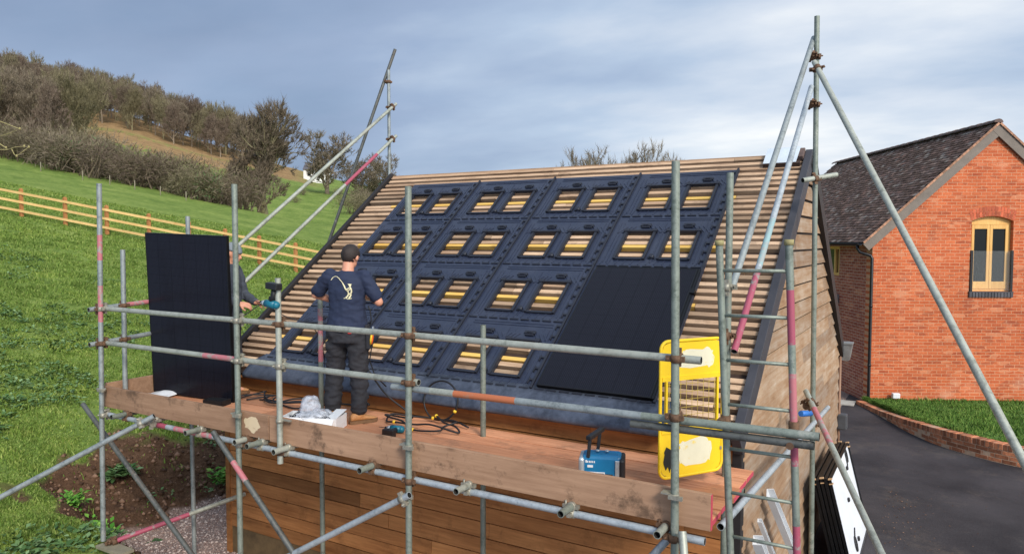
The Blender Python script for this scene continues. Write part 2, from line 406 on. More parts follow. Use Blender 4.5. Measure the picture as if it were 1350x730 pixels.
# ------------------------------------------------------------------ mesh builder
class MB:
    def __init__(self):
        self.v = []; self.f = []; self.m = []; self.sm = []
    def add(self, vs, fs, mi=0, smooth=False):
        o = len(self.v)
        self.v.extend([tuple(p) for p in vs])
        for f in fs:
            self.f.append(tuple(i + o for i in f)); self.m.append(mi); self.sm.append(smooth)
    def box(self, x0, x1, y0, y1, z0, z1, mi=0):
        vs = [(x, y, z) for x in (x0, x1) for y in (y0, y1) for z in (z0, z1)]
        self.add(vs, [(0, 1, 3, 2), (4, 6, 7, 5), (0, 4, 5, 1), (2, 3, 7, 6), (0, 2, 6, 4), (1, 5, 7, 3)], mi)
    def obox(self, c, ax, ay, az, mi=0):
        """box with centre c and half-axis vectors"""
        c, ax, ay, az = (Vector(q) for q in (c, ax, ay, az))
        vs = [c + sx * ax + sy * ay + sz * az for sx in (-1, 1) for sy in (-1, 1) for sz in (-1, 1)]
        self.add(vs, [(0, 1, 3, 2), (4, 6, 7, 5), (0, 4, 5, 1), (2, 3, 7, 6), (0, 2, 6, 4), (1, 5, 7, 3)], mi)
    def bar(self, p0, p1, w, h, up=(0, 0, 1), mi=0):
        p0 = Vector(p0); p1 = Vector(p1); d = (p1 - p0); L = d.length; d.normalize()
        u = Vector(up); s = d.cross(u).normalized(); u = s.cross(d).normalized()
        self.obox((p0 + p1) / 2, d * L / 2, s * w / 2, u * h / 2, mi)
    def frame(self, d):
        d = Vector(d).normalized()
        a = Vector((0, 0, 1)) if abs(d.z) < 0.9 else Vector((1, 0, 0))
        s = d.cross(a).normalized(); return d, s, s.cross(d).normalized()
    def cyl(self, p0, p1, r0, r1=None, n=12, mi=0, cap=True, smooth=True):
        r1 = r0 if r1 is None else r1
        p0 = Vector(p0); p1 = Vector(p1); d, s, u = self.frame(p1 - p0)
        vs = []
        for p, r in ((p0, r0), (p1, r1)):
            for k in range(n):
                a = 2 * PI * k / n
                vs.append(p + s * (r * math.cos(a)) + u * (r * math.sin(a)))
        self.add(vs, [(k, (k + 1) % n, n + (k + 1) % n, n + k) for k in range(n)], mi, smooth)
        if cap:
            o = len(self.v) - 2 * n
            self.f.append(tuple(o + k for k in range(n - 1, -1, -1))); self.m.append(mi); self.sm.append(False)
            self.f.append(tuple(o + n + k for k in range(n))); self.m.append(mi); self.sm.append(False)
    def path(self, pts, r, n=8, mi=0, cap=True):
        """round tube along points; r number or list"""
        P = [Vector(p) for p in pts]; rs = r if isinstance(r, (list, tuple)) else [r] * len(P)
        vs = []; s = None
        for i, p in enumerate(P):
            d = (P[min(i + 1, len(P) - 1)] - P[max(i - 1, 0)]).normalized()
            if s is None:
                d, s, u = self.frame(d)
            else:
                s = (s - d * s.dot(d)).normalized(); u = s.cross(d)
            for k in range(n):
                a = 2 * PI * k / n
                vs.append(p + s * (rs[i] * math.cos(a)) + u * (rs[i] * math.sin(a)))
        fs = []
        for i in range(len(P) - 1):
            for k in range(n):
                fs.append((i * n + k, i * n + (k + 1) % n, (i + 1) * n + (k + 1) % n, (i + 1) * n + k))
        self.add(vs, fs, mi, True)
        if cap:
            o = len(self.v) - len(P) * n
            self.f.append(tuple(o + k for k in range(n - 1, -1, -1))); self.m.append(mi); self.sm.append(False)
            o2 = o + (len(P) - 1) * n
            self.f.append(tuple(o2 + k for k in range(n))); self.m.append(mi); self.sm.append(False)
    def loft(self, rings, mi=0, cap=True, smooth=True):
        n = len(rings[0]); vs = [p for r in rings for p in r]; fs = []
        for i in range(len(rings) - 1):
            for k in range(n):
                fs.append((i * n + k, i * n + (k + 1) % n, (i + 1) * n + (k + 1) % n, (i + 1) * n + k))
        self.add(vs, fs, mi, smooth)
        if cap:
            o = len(self.v) - len(vs)
            self.f.append(tuple(o + k for k in range(n - 1, -1, -1))); self.m.append(mi); self.sm.append(smooth)
            o2 = o + (len(rings) - 1) * n
            self.f.append(tuple(o2 + k for k in range(n))); self.m.append(mi); self.sm.append(smooth)
    def ball(self, c, rx, ry=None, rz=None, mi=0, nu=12, nv=8, rot=None):
        ry = rx if ry is None else ry; rz = rx if rz is None else rz; c = Vector(c); rings = []
        for j in range(1, nv):
            t = PI * j / nv; ring = []
            for k in range(nu):
                a = 2 * PI * k / nu
                q = Vector((rx * math.sin(t) * math.cos(a), ry * math.sin(t) * math.sin(a), -rz * math.cos(t)))
                ring.append(c + (rot @ q if rot is not None else q))
            rings.append(ring)
        self.loft(rings, mi)
    def prism(self, poly, f0, f1, mi=0):
        """extrude polygon: f0/f1 map a 2-D point to 3-D"""
        n = len(poly)
        vs = [f0(*p) for p in poly] + [f1(*p) for p in poly]
        self.add(vs, [tuple(range(n - 1, -1, -1)), tuple(range(n, 2 * n))] + [(k, (k + 1) % n, n + (k + 1) % n, n + k) for k in range(n)], mi)
    def build(self, name, mats, parent=None, world=True, bevel=0.0, fix=True, origin=None):
        """one mesh object. With world=True the vertices are in world space and made local to the parent."""
        me = bpy.data.meshes.new(name)
        off = Vector((0, 0, 0))
        if world and parent is not None:
            q = parent
            while q is not None:
                off = off + Vector(q.location); q = q.parent
        if origin is not None:
            off = Vector(origin)
        me.from_pydata([tuple(Vector(p) - off) for p in self.v], [], self.f)
        mats = mats if isinstance(mats, (list, tuple)) else [mats]
        for mm in mats:
            me.materials.append(mm)
        if len(self.f):
            me.polygons.foreach_set('material_index', self.m)
            me.polygons.foreach_set('use_smooth', self.sm)
        if fix:
            bm = bmesh.new(); bm.from_mesh(me); bmesh.ops.recalc_face_normals(bm, faces=bm.faces); bm.to_mesh(me); bm.free()
        me.update()
        o = bpy.data.objects.new(name, me); COL.objects.link(o)
        if parent is not None:
            o.parent = parent
        elif origin is not None:
            o.location = origin
        if bevel:
            md = o.modifiers.new('edge', 'BEVEL'); md.width = bevel; md.segments = 2; md.limit_method = 'ANGLE'; md.angle_limit = R(40)
        return o

def fast_mesh(name, verts, faces_flat, nper, mat_list, mat_idx=None, parent=None, smooth=False):
    """numpy mesh: verts (N,3), faces (F,nper)"""
    me = bpy.data.meshes.new(name)
    V = np.asarray(verts, np.float32); Fc = np.asarray(faces_flat, np.int32).reshape(-1, nper)
    me.vertices.add(len(V)); me.vertices.foreach_set('co', V.ravel())
    me.loops.add(Fc.size); me.loops.foreach_set('vertex_index', Fc.ravel())
    me.polygons.add(len(Fc)); me.polygons.foreach_set('loop_start', np.arange(0, Fc.size, nper, dtype=np.int32))
    if smooth:
        me.polygons.foreach_set('use_smooth', np.ones(len(Fc), bool))
    for mm in mat_list:
        me.materials.append(mm)
    if mat_idx is not None:
        me.polygons.foreach_set('material_index', np.asarray(mat_idx, np.int32))
    me.update(calc_edges=True); me.validate()
    o = bpy.data.objects.new(name, me); COL.objects.link(o)
    if parent is not None:
        o.parent = parent
    return o

def tag(o, label=None, cat=None, group=None, kind=None):
    if label: o['label'] = label
    if cat: o['category'] = cat
    if group: o['group'] = group
    if kind: o['kind'] = kind
    return o

def thing(name, label, cat, loc=(0, 0, 0), group=None, rot=None):
    o = bpy.data.objects.new(name, None); COL.objects.link(o)
    o.location = loc; o.empty_display_size = 0.1
    if rot: o.rotation_euler = rot
    return tag(o, label, cat, group)
# ------------------------------------------------------------------ camera, world, sun
CAM_H = 1.8
F_PX, W_PX = 957.8, 1350.0
cam = bpy.data.cameras.new('camera'); cam_o = bpy.data.objects.new('camera', cam); COL.objects.link(cam_o)
SC.camera = cam_o
cam.sensor_width = 36.0; cam.lens = F_PX / W_PX * 36.0; cam.clip_start = 0.1; cam.clip_end = 3000
cam_o.rotation_mode = 'QUATERNION'
_p, _y, _r = R(2.872), R(30.545), R(0.129)
CF = Vector((-math.sin(_y) * math.cos(_p), math.cos(_y) * math.cos(_p), -math.sin(_p)))
CR = Vector((math.cos(_y), math.sin(_y), 0)); CU = CR.cross(CF)
_R2 = CR * math.cos(_r) + CU * math.sin(_r); _U2 = -CR * math.sin(_r) + CU * math.cos(_r)
cam_o.location = (0, 0, CAM_H)
cam_o.rotation_quaternion = Matrix((_R2, _U2, -CF)).transposed().to_quaternion()
FH = Vector((CF.x, CF.y, 0)).normalized()      # level viewing direction and its right-hand side, used to lay out the far land
RH = Vector((CR.x, CR.y, 0)).normalized()

def far(u, D, z=None):
    """ground point D metres out along bearing u (u = tangent of the bearing right of the viewing direction)"""
    p = FH * D + RH * (u * D)
    return (p.x, p.y, ground(p.x, p.y) if z is None else z)

SUN_DIR = Vector((0.72, -0.56, 0.62)).normalized()
def build_light():
    w = bpy.data.worlds.new('World'); SC.world = w; w.use_nodes = True
    t = NT(w.node_tree)
    bg = w.node_tree.nodes['Background']
    sky = t.n('ShaderNodeTexSky', sky_type='NISHITA')
    sky.sun_disc = False
    sky.sun_elevation = math.asin(SUN_DIR.z); sky.sun_rotation = math.atan2(SUN_DIR.x, SUN_DIR.y)
    sky.air_density = 1.0; sky.dust_density = 1.2
    co = t.n('ShaderNodeTexCoord').outputs['Generated']
    s = t.n('ShaderNodeSeparateXYZ'); t.l(co, s.inputs[0])
    # cloud sheet: direction projected on a high level plane
    den = t.math('ADD', t.math('MAXIMUM', s.outputs[2], 0.0), 0.16)
    cb = t.n('ShaderNodeCombineXYZ')
    t.l(t.math('DIVIDE', s.outputs[0], den), cb.inputs[0]); t.l(t.math('DIVIDE', s.outputs[1], den), cb.inputs[1])
    rot = t.n('ShaderNodeMapping'); rot.inputs['Rotation'].default_value = (0, 0, R(-42)); rot.inputs['Scale'].default_value = (0.62, 0.92, 1)
    rot.inputs['Location'].default_value = (3.1, 1.7, 0)
    t.l(cb.outputs[0], rot.inputs[0])
    n1 = t.noise(rot.outputs[0], 0.75, 6, 0.48); n2 = t.noise(rot.outputs[0], 2.2, 6, 0.55)
    n = t.math('ADD', t.math('MULTIPLY', n1, 0.78), t.math('MULTIPLY', n2, 0.22))
    # brighter towards the sun side of the sky, heavier on the other
    dt = t.n('ShaderNodeVectorMath', operation='DOT_PRODUCT'); t.l(co, dt.inputs[0])
    dt.inputs[1].default_value = (0.80, 0.55, -0.22)
    side = dt.outputs['Value']
    dens = t.math('ADD', n, t.math('MULTIPLY', side, 0.21))
    cloud = t.ramp(dens, [(0.30, lin((122, 140, 168))), (0.43, lin((142, 159, 186))), (0.53, lin((168, 184, 205))), (0.62, lin((198, 207, 219))), (0.73, lin((236, 237, 236)))])
    # unseen cloud overhead and towards the hidden sun is brightened as added fill light
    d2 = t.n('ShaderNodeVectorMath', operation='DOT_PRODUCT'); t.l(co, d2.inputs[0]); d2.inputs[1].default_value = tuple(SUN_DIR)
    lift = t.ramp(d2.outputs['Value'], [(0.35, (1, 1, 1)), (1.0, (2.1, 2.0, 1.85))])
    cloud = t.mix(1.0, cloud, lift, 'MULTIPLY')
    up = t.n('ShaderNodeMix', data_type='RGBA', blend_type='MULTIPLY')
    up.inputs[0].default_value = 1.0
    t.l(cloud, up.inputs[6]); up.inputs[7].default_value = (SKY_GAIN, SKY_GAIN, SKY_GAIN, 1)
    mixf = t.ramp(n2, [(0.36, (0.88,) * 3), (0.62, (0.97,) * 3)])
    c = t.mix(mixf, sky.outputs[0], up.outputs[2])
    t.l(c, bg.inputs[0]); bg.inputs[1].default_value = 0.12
    ld = bpy.data.lights.new('sun', 'SUN'); ld.energy = 2.5; ld.angle = R(15); ld.color = (1.0, 0.93, 0.84)
    lo = bpy.data.objects.new('sun', ld); COL.objects.link(lo); lo.location = (10, -10, 20)
    lo.rotation_mode = 'QUATERNION'; lo.rotation_quaternion = SUN_DIR.to_track_quat('Z', 'Y')
    vs = SC.view_settings; vs.view_transform = 'Standard'; vs.look = 'None'; vs.exposure = EXPOSURE; vs.gamma = 1.0; vs.use_curve_mapping = False
    SC.render.engine = 'CYCLES'
    SC.cycles.use_denoising = True
    SC.cycles.max_bounces = 6; SC.cycles.diffuse_bounces = 3; SC.cycles.transparent_max_bounces = 12
    SC.render.film_transparent = False
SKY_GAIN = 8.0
EXPOSURE = 0.40

# ------------------------------------------------------------------ land
YARD = -2.06
def sstep(x, a, b):
    t = min(1.0, max(0.0, (x - a) / (b - a))); return t * t * (3 - 2 * t)

FAR_U = [-0.95, -0.704, -0.6, -0.548, -0.391, -0.30, -0.266, -0.18, -0.09, 0.03, 0.4, 1.2]
FAR_D = [75, 100, 150, 200, 260, 420]
# height of the land (m) for each bearing (column) and distance (row)
def _h(rows):
    out = []
    for D, ys in zip(FAR_D, rows):
        out.append([CAM_H + (313.5 - y) / F_PX * D for y in ys])
    return out
FAR_Z = _h([
    [200, 213, 233, 247, 284, 298, 305, 320, 326, 330, 335, 335],
    [196, 208, 226, 238, 276, 290, 293, 296, 302, 314, 322, 325],
    [180, 184, 188, 191, 224, 246, 252, 262, 266, 300, 316, 318],
    [140, 146, 158, 162, 205, 232, 242, 255, 258, 296, 312, 316],
    [98, 112, 133, 146, 193, 220, 230, 246, 252, 292, 312, 315],
    [104, 118, 140, 154, 200, 228, 238, 252, 258, 296, 312, 315]])
def far_height(u, D):
    u = min(max(u, FAR_U[0]), FAR_U[-1]); D = min(max(D, FAR_D[0]), FAR_D[-1])
    i = max(k for k in range(len(FAR_U) - 1) if FAR_U[k] <= u)
    j = max(k for k in range(len(FAR_D) - 1) if FAR_D[k] <= D)
    a = sstep(u, FAR_U[i], FAR_U[i + 1]) * .4 + .6 * (u - FAR_U[i]) / (FAR_U[i + 1] - FAR_U[i])
    b = (D - FAR_D[j]) / (FAR_D[j + 1] - FAR_D[j])
    z = FAR_Z
    return (z[j][i] * (1 - a) + z[j][i + 1] * a) * (1 - b) + (z[j + 1][i] * (1 - a) + z[j + 1][i + 1] * a) * b

def pit_mask(x, y):
    w = 0.28 * noise.noise(Vector((x * 1.3, y * 1.3, 0.3)))
    return sstep(x + w, -10.7, -8.6) * sstep(y + w * .6, 4.5, 5.2)

def near_ground(x, y):
    field = -1.40 - 0.1912 * (x + 8.6) - 0.0576 * (y - 4)
    k = sstep(x, -7.6, -6.2)
    if y > 4.6:
        k = max(k, sstep(x, -7.65, -7.4))
    z = field * (1 - k) + YARD * k
    pm = pit_mask(x, y) * (1 - sstep(y, 10.5, 14.0))
    if z > YARD:
        z = z * (1 - pm) + YARD * pm
    return z

def ground(x, y):
    D = x * FH.x + y * FH.y
    z = near_ground(x, y)
    if D > 52:
        u = (x * RH.x + y * RH.y) / D
        z = z + (far_height(u, D) - z) * sstep(D, 56, 75)
    rough = 0.05 * noise.noise(Vector((x * .35, y * .35, 0))) + 0.025 * noise.noise(Vector((x * 1.7, y * 1.7, 2)))
    if x < -7.6 or D > 40:
        z += rough * (1 + min(D, 200) * .02)
        pm = pit_mask(x, y)
        if 0.05 < pm and D < 14:
            z += (0.10 * noise.noise(Vector((x * 3.1, y * 3.1, 1))) + 0.05 * noise.noise(Vector((x * 8, y * 8, 5)))) * min(1, 4 * pm * (1.06 - pm))
    return z

def ground_kind(x, y, z):
    """(soil, gravel, bracken)"""
    D = x * FH.x + y * FH.y
    pm = pit_mask(x, y) if D < 16 else 0
    nz = noise.noise(Vector((x * 1.1, y * 1.1, 7))) * .5 + .5 * noise.noise(Vector((x * 3.3, y * 3.3, 3)))
    soil = 0.0; grav = 0.0; br = 0.0
    if D < 16 and x > -11 and y > 4.3:
        soil = sstep(pm + 0.30 * nz, 0.04, 0.14)
        grav = sstep(-z + 0.12 * nz, 1.94, 2.02)
    if x > -7.4 and D < 40:
        grav = 1.0
    if D > 110:
        u = (x * RH.x + y * RH.y) / D
        br = sstep(D + 30 * nz, 146, 160) * (1 - sstep(D + 14 * nz, 176, 190)) * (1 - sstep(u, -0.385, -0.35))
        br = max(br, sstep(D, 176, 190) * (1 - sstep(u, -0.31, -0.25)), 0.9 * sstep(D, 112, 122) * (1 - sstep(u, -0.62, -0.56)))
    return soil, grav, br

def build_land():
    us = np.concatenate([np.linspace(-1.25, -0.72, 24), np.linspace(-0.715, -0.22, 230), np.linspace(-0.21, 0.35, 60), np.linspace(0.4, 1.6, 14)])
    Ds = np.concatenate([np.linspace(0.6, 4.2, 10), np.linspace(4.4, 11, 150), np.geomspace(11.1, 60, 110), np.geomspace(61, 300, 90), np.geomspace(310, 2200, 14)])
    V = np.zeros((len(Ds) * len(us), 3), np.float32); K = np.zeros((len(V), 4), np.float32); i = 0
    for D in Ds:
        for u in us:
            x = FH.x * D + RH.x * u * D; y = FH.y * D + RH.y * u * D
            z = ground(x, y); V[i] = (x, y, z)
            K[i, :3] = ground_kind(x, y, z); K[i, 3] = 1; i += 1
    nu = len(us); a = np.arange((len(Ds) - 1) * nu).reshape(-1, nu)[:, :-1].ravel()
    Fc = np.stack([a, a + 1, a + nu + 1, a + nu], 1)
    o = fast_mesh('ground', V, Fc, 4, [M['terrain']], smooth=True)
    at = o.data.color_attributes.new('ground_kind', 'FLOAT_COLOR', 'POINT'); at.data.foreach_set('color', K.ravel())
    tag(o, 'sloping green pasture with a dug soil bank and gravel beside the barn', 'ground', kind='structure')

# ------------------------------------------------------------------ things that grow on the land
def blades(name, pts, hgt, wid, mat, label, cat, lean=0.45):
    n = len(pts); P = np.asarray(pts, np.float32)
    a = RNG.uniform(0, 2 * PI, n); h = hgt * RNG.uniform(0.45, 1.25, n); w = wid * RNG.uniform(.6, 1.3, n)
    pat = np.array([noise.noise(Vector((p[0] * 1.6, p[1] * 1.6, 21))) + .7 * noise.noise(Vector((p[0] * 5, p[1] * 5, 22))) for p in P]); h = h * np.clip(1.0 + 1.3 * pat, .35, 2.4)
    la = RNG.uniform(0, 2 * PI, n); ll = h * RNG.uniform(0.1, lean * 2, n)
    b = np.stack([np.cos(a), np.sin(a), np.zeros(n)], 1) * w[:, None]
    tip = P + np.stack([np.cos(la) * ll, np.sin(la) * ll, h], 1)
    mid = P + np.stack([np.cos(la) * ll * .35, np.sin(la) * ll * .35, h * .6], 1)
    V = np.stack([P - b, P + b, mid + b * .7, mid - b * .7, tip], 1).reshape(-1, 3)
    k = np.arange(n) * 5
    F3 = np.concatenate([np.stack([k, k + 1, k + 2], 1), np.stack([k, k + 2, k + 3], 1), np.stack([k + 3, k + 2, k + 4], 1)])
    o = fast_mesh(name, V, F3, 3, [mat])
    return tag(o, label, cat, kind='stuff')

def leaf_cluster(out_v, out_f, c, n, size, spread, rise):
    for _ in range(n):
        a = random.uniform(0, 2 * PI); r = spread * math.sqrt(random.random()); el = random.uniform(-.1, .9)
        p = Vector(c) + Vector((math.cos(a) * r, math.sin(a) * r, rise * random.uniform(.1, 1) * (1 - .5 * r / max(spread, .01))))
        d = Vector((math.cos(a + random.uniform(-.8, .8)) * math.cos(el), math.sin(a) * math.cos(el), math.sin(el))).normalized()
        s = d.cross(Vector((0, 0, 1))).normalized(); L = size * random.uniform(.6, 1.3); W = L * .28
        s = (s + Vector((0, 0, random.uniform(-.4, .4)))).normalized()
        k = len(out_v)
        out_v.extend([p, p + d * L * .45 + s * W, p + d * L - Vector((0, 0, L * .2)), p + d * L * .45 - s * W])
        out_f.append((k, k + 1, k + 2)); out_f.append((k, k + 2, k + 3))

def build_plants():
    pts = []
    while len(pts) < 230000:
        u = random.uniform(-0.80, -0.20); D = 4.6 * (44 / 4.6) ** random.random()
        x = FH.x * D + RH.x * u * D; y = FH.y * D + RH.y * u * D
        if x > -7.75 and y > 3.6: continue
        z = ground(x, y); s, g, b = ground_kind(x, y, z)
        if noise.noise(Vector((x * .9, y * .9, 11))) + .6 * noise.noise(Vector((x * 3, y * 3, 12))) < random.uniform(-.75, .15): continue
        if s > .35 and random.random() > .03: continue
        if g > .5: continue
        pts.append((x, y, z))
    P = np.array(pts); D = P[:, 0] * FH.x + P[:, 1] * FH.y
    blades('grass', P, 0.028 + 0.0014 * np.minimum(D, 30), 0.0034 + 0.00055 * D, M['blade'], 'short green pasture grass covering the slope', 'grass', .5)
    # broad leaved weeds through the sward
    v, f = [], []
    for _ in range(1700):
        u = random.uniform(-0.74, -0.28); D = 5.2 * (24 / 5.2) ** random.random()
        x = FH.x * D + RH.x * u * D; y = FH.y * D + RH.y * u * D
        if noise.noise(Vector((x * .33, y * .33, 4))) < -.05: continue
        if x > -7.85 and y > 3.6: continue
        z = ground(x, y); s, g, b = ground_kind(x, y, z)
        if g > .3 or (s > .4 and random.random() > .3): continue
        leaf_cluster(v, f, (x, y, z), random.randint(12, 30), random.uniform(.055, .10), random.uniform(.10, .36), random.uniform(.06, .17))
    o = fast_mesh('weeds', np.array([tuple(p) for p in v]), f, 3, [M['weed_leaf']])
    tag(o, 'patches of low broad-leaved weeds among the pasture grass', 'weeds', kind='stuff')
    # separate plants on the soil bank
    def plant(c, n, size, spread, rise, mat, label, name='leafy_plant'):
        v, f = [], []
        for k in range(n):
            a = random.uniform(0, 2 * PI); h = rise * random.uniform(.5, 1)
            q = Vector(c) + Vector((math.cos(a) * spread * random.random(), math.sin(a) * spread * random.random(), h * random.random()))
            leaf_cluster(v, f, q, 6, size, size * .6, size * .7)
        off = np.array(c)
        o = fast_mesh(name, np.array([tuple(p) for p in v]) - off, f, 3, [mat]); o.location = c
        tag(o, label, 'plant')
    def on(x, y): return (x, y, ground(x, y))
    plant(on(-8.95, 5.05), 46, .10, .22, .26, M['plant_leaf'], 'bright green leafy plant at the foot of the soil bank near the end scaffold pole')
    plant(on(-9.35, 4.95), 22, .08, .16, .2, M['plant_leaf'], 'smaller ragged green plant just left of the end scaffold pole')
    plant(on(-9.2, 7.1), 34, .09, .2, .2, M['plant_leaf'], 'green plant growing at the top of the soil bank under the boards')
    plant(on(-9.9, 5.9), 30, .13, .22, .12, M['weed_leaf'], 'grey green thistle rosette lying on the bare soil', 'thistle_rosette')
    plant(on(-8.45, 7.4), 18, .07, .1, .14, M['plant_leaf'], 'little bright green tuft on the soil next to the barn corner')
    # clods and pebbles
    for nm, mat, want, rng, lab, cat in (('pebbles', M['pebble'], 'g', (.010, .026), 'loose pinkish gravel at the foot of the barn wall', 'gravel'),
                                         ('clods', M['clod'], 's', (.012, .06), 'clods and stones scattered over the dug soil bank', 'soil clods')):
        V = []; Fq = []; cnt = 0; tries = 0; N = 7500 if want == 'g' else 1500
        while cnt < N and tries < 80000:
            tries += 1
            x = random.uniform(-11, -7.3); y = random.uniform(4.6, 8.6); z = ground(x, y); s, g, b = ground_kind(x, y, z)
            if (want == 'g' and g < .4) or (want == 's' and (s < .5 or g > .4)): continue
            r = rng[0] + (rng[1] - rng[0]) * random.random() ** 3; k = len(V)
            for d in ((1, 0, 0), (0, 1, 0), (-1, 0, 0), (0, -1, 0), (0, 0, 1), (0, 0, -1)):
                V.append((x + d[0] * r * random.uniform(.6, 1.3), y + d[1] * r * random.uniform(.6, 1.3), z + d[2] * r * random.uniform(.5, .9)))
            for a in range(4):
                Fq.append((k + a, k + (a + 1) % 4, k + 4)); Fq.append((k + (a + 1) % 4, k + a, k + 5))
            cnt += 1
        tag(fast_mesh(nm, np.array(V), Fq, 3, [mat]), lab, cat, kind='stuff')

# ------------------------------------------------------------------ trees in winter
def make_tree(h, spread, seed, levels=5, twig_n=5, trunk=0.28, split=0.22, bark=None, twigs=None, upright=0.5, tw=0.02, dense=1.0, tl=.8, crown=.30, lift=0.0):
    """returns (limb MB, twig verts, twig faces): a leafless broadleaf built as forking limbs with fans of twigs"""
    rnd = random.Random(seed); L = MB(); TV = []; TF = []
    def twig(p, d, ln):
        for _ in range(twig_n):
            q = (d + Vector((rnd.gauss(0, .55), rnd.gauss(0, .55), rnd.gauss(.12, .45)))).normalized()
            s = q.cross(Vector((rnd.gauss(0, 1), rnd.gauss(0, 1), rnd.gauss(0, 1)))).normalized() * tw * rnd.uniform(.5, 1.1)
            e = ln * rnd.uniform(.5, 1.2); o = p + d * rnd.uniform(-.5, .2) * ln; k = len(TV)
            m = o + q * e * .55 + Vector((rnd.gauss(0, .05), rnd.gauss(0, .05), rnd.gauss(0, .05))) * e
            t = m + (q + Vector((rnd.gauss(0, .3), rnd.gauss(0, .3), .15))).normalized() * e * .6
            TV.extend([o - s, o + s, m + s * .6, m - s * .6, t]); TF.extend([(k, k + 1, k + 2), (k, k + 2, k + 3), (k + 3, k + 2, k + 4)])
    def grow(p, d, ln, r, lev):
        segs = 3; pts = [p]; rs = [r]
        for i in range(segs):
            d = (d + Vector((rnd.gauss(0, .13), rnd.gauss(0, .13), rnd.gauss(.05 * upright, .06)))).normalized()
            p = p + d * ln / segs; pts.append(p); rs.append(r * (1 - .38 * (i + 1) / segs))
        L.path(pts, rs, 7 if lev == 0 else 5 if lev < 3 else 3, 0, lev == 0)
        if lev >= levels - 1:
            twig(p, d, ln * tl); twig(pts[1], d, ln * tl); twig(pts[2], d, ln * tl)
            return
        if lev >= 2 and rnd.random() < .8 * dense: twig(pts[2], d, ln * .6)
        k = rnd.randint(3, 4) if lev < 3 else rnd.randint(2, 3)
        a0 = rnd.uniform(0, 2 * PI)
        for j in range(k):
            a = a0 + 2 * PI * j / k + rnd.uniform(-.5, .5)
            f, s, u = L.frame(d)
            tilt = rnd.uniform(.35, .85) * spread
            q = (d * math.cos(tilt) + (s * math.cos(a) + u * math.sin(a)) * math.sin(tilt)); q.z += .16 * upright; q.normalize()
            grow(pts[-1] if j else p, q, ln * rnd.uniform(.62, .86), rs[-1] * rnd.uniform(.6, .8), lev + 1)
        if lev < 3:
            for i in (1, 2):
                a = rnd.uniform(0, 2 * PI); f, s, u = L.frame(d)
                q = (d * .5 + (s * math.cos(a) + u * math.sin(a)) * .9); q.z += .2; q.normalize()
                grow(pts[i], q, ln * rnd.uniform(.5, .7), rs[i] * .5, lev + 1)
    grow(Vector((0, 0, -.3)), Vector((0, 0, 1)), h * split, trunk, 0)
    V = np.array([tuple(v) for v in TV]); top = max(float(np.percentile(V[:, 2], 98.5)), .1); k = h / top
    # balance the crown over the trunk and bring it to its real width
    A = np.array(L.v); c = V[:, :2].mean(0); zm = max(V[:, 2].mean(), .1)
    for Q in (A, V):
        Q[:, :2] -= c[None, :] * np.clip(Q[:, 2:3] / zm, 0, 1.6)
    rr = float(np.percentile(np.hypot(V[:, 0], V[:, 1]), 96)); kr = (crown * h) / rr
    for Q in (A, V):
        Q[:, :2] *= kr; Q[:, 2] *= k
    L.v = [tuple(p) for p in A]
    if lift:                                                         # lower twigs dropped: clear stem below the crown
        keep = [f for f in TF if V[f[0]][2] > lift * h]; TF = keep
    return L, V, TF

TREES = {}
def tree_mesh(key, one=True, **kw):
    """mesh data of a variant; one=True puts limbs and twigs in one mesh (far trees)"""
    L, V, TF = make_tree(**{k: v for k, v in kw.items() if k not in ('barkm', 'twigm')})
    if one:
        me = bpy.data.meshes.new(key)
        o = len(L.v); vs = L.v + [tuple(p) for p in V]; fs = L.f + [tuple(i + o for i in f) for f in TF]
        me.from_pydata(vs, [], fs); me.materials.append(kw['barkm']); me.materials.append(kw['twigm'])
        me.polygons.foreach_set('material_index', [0] * len(L.f) + [1] * len(TF)); me.update()
        TREES[key] = me
    else:
        a = L.build('trunk', kw['barkm'], None, False, fix=False); b = fast_mesh('crown', V, TF, 3, [kw['twigm']])
        TREES[key] = (a, b)

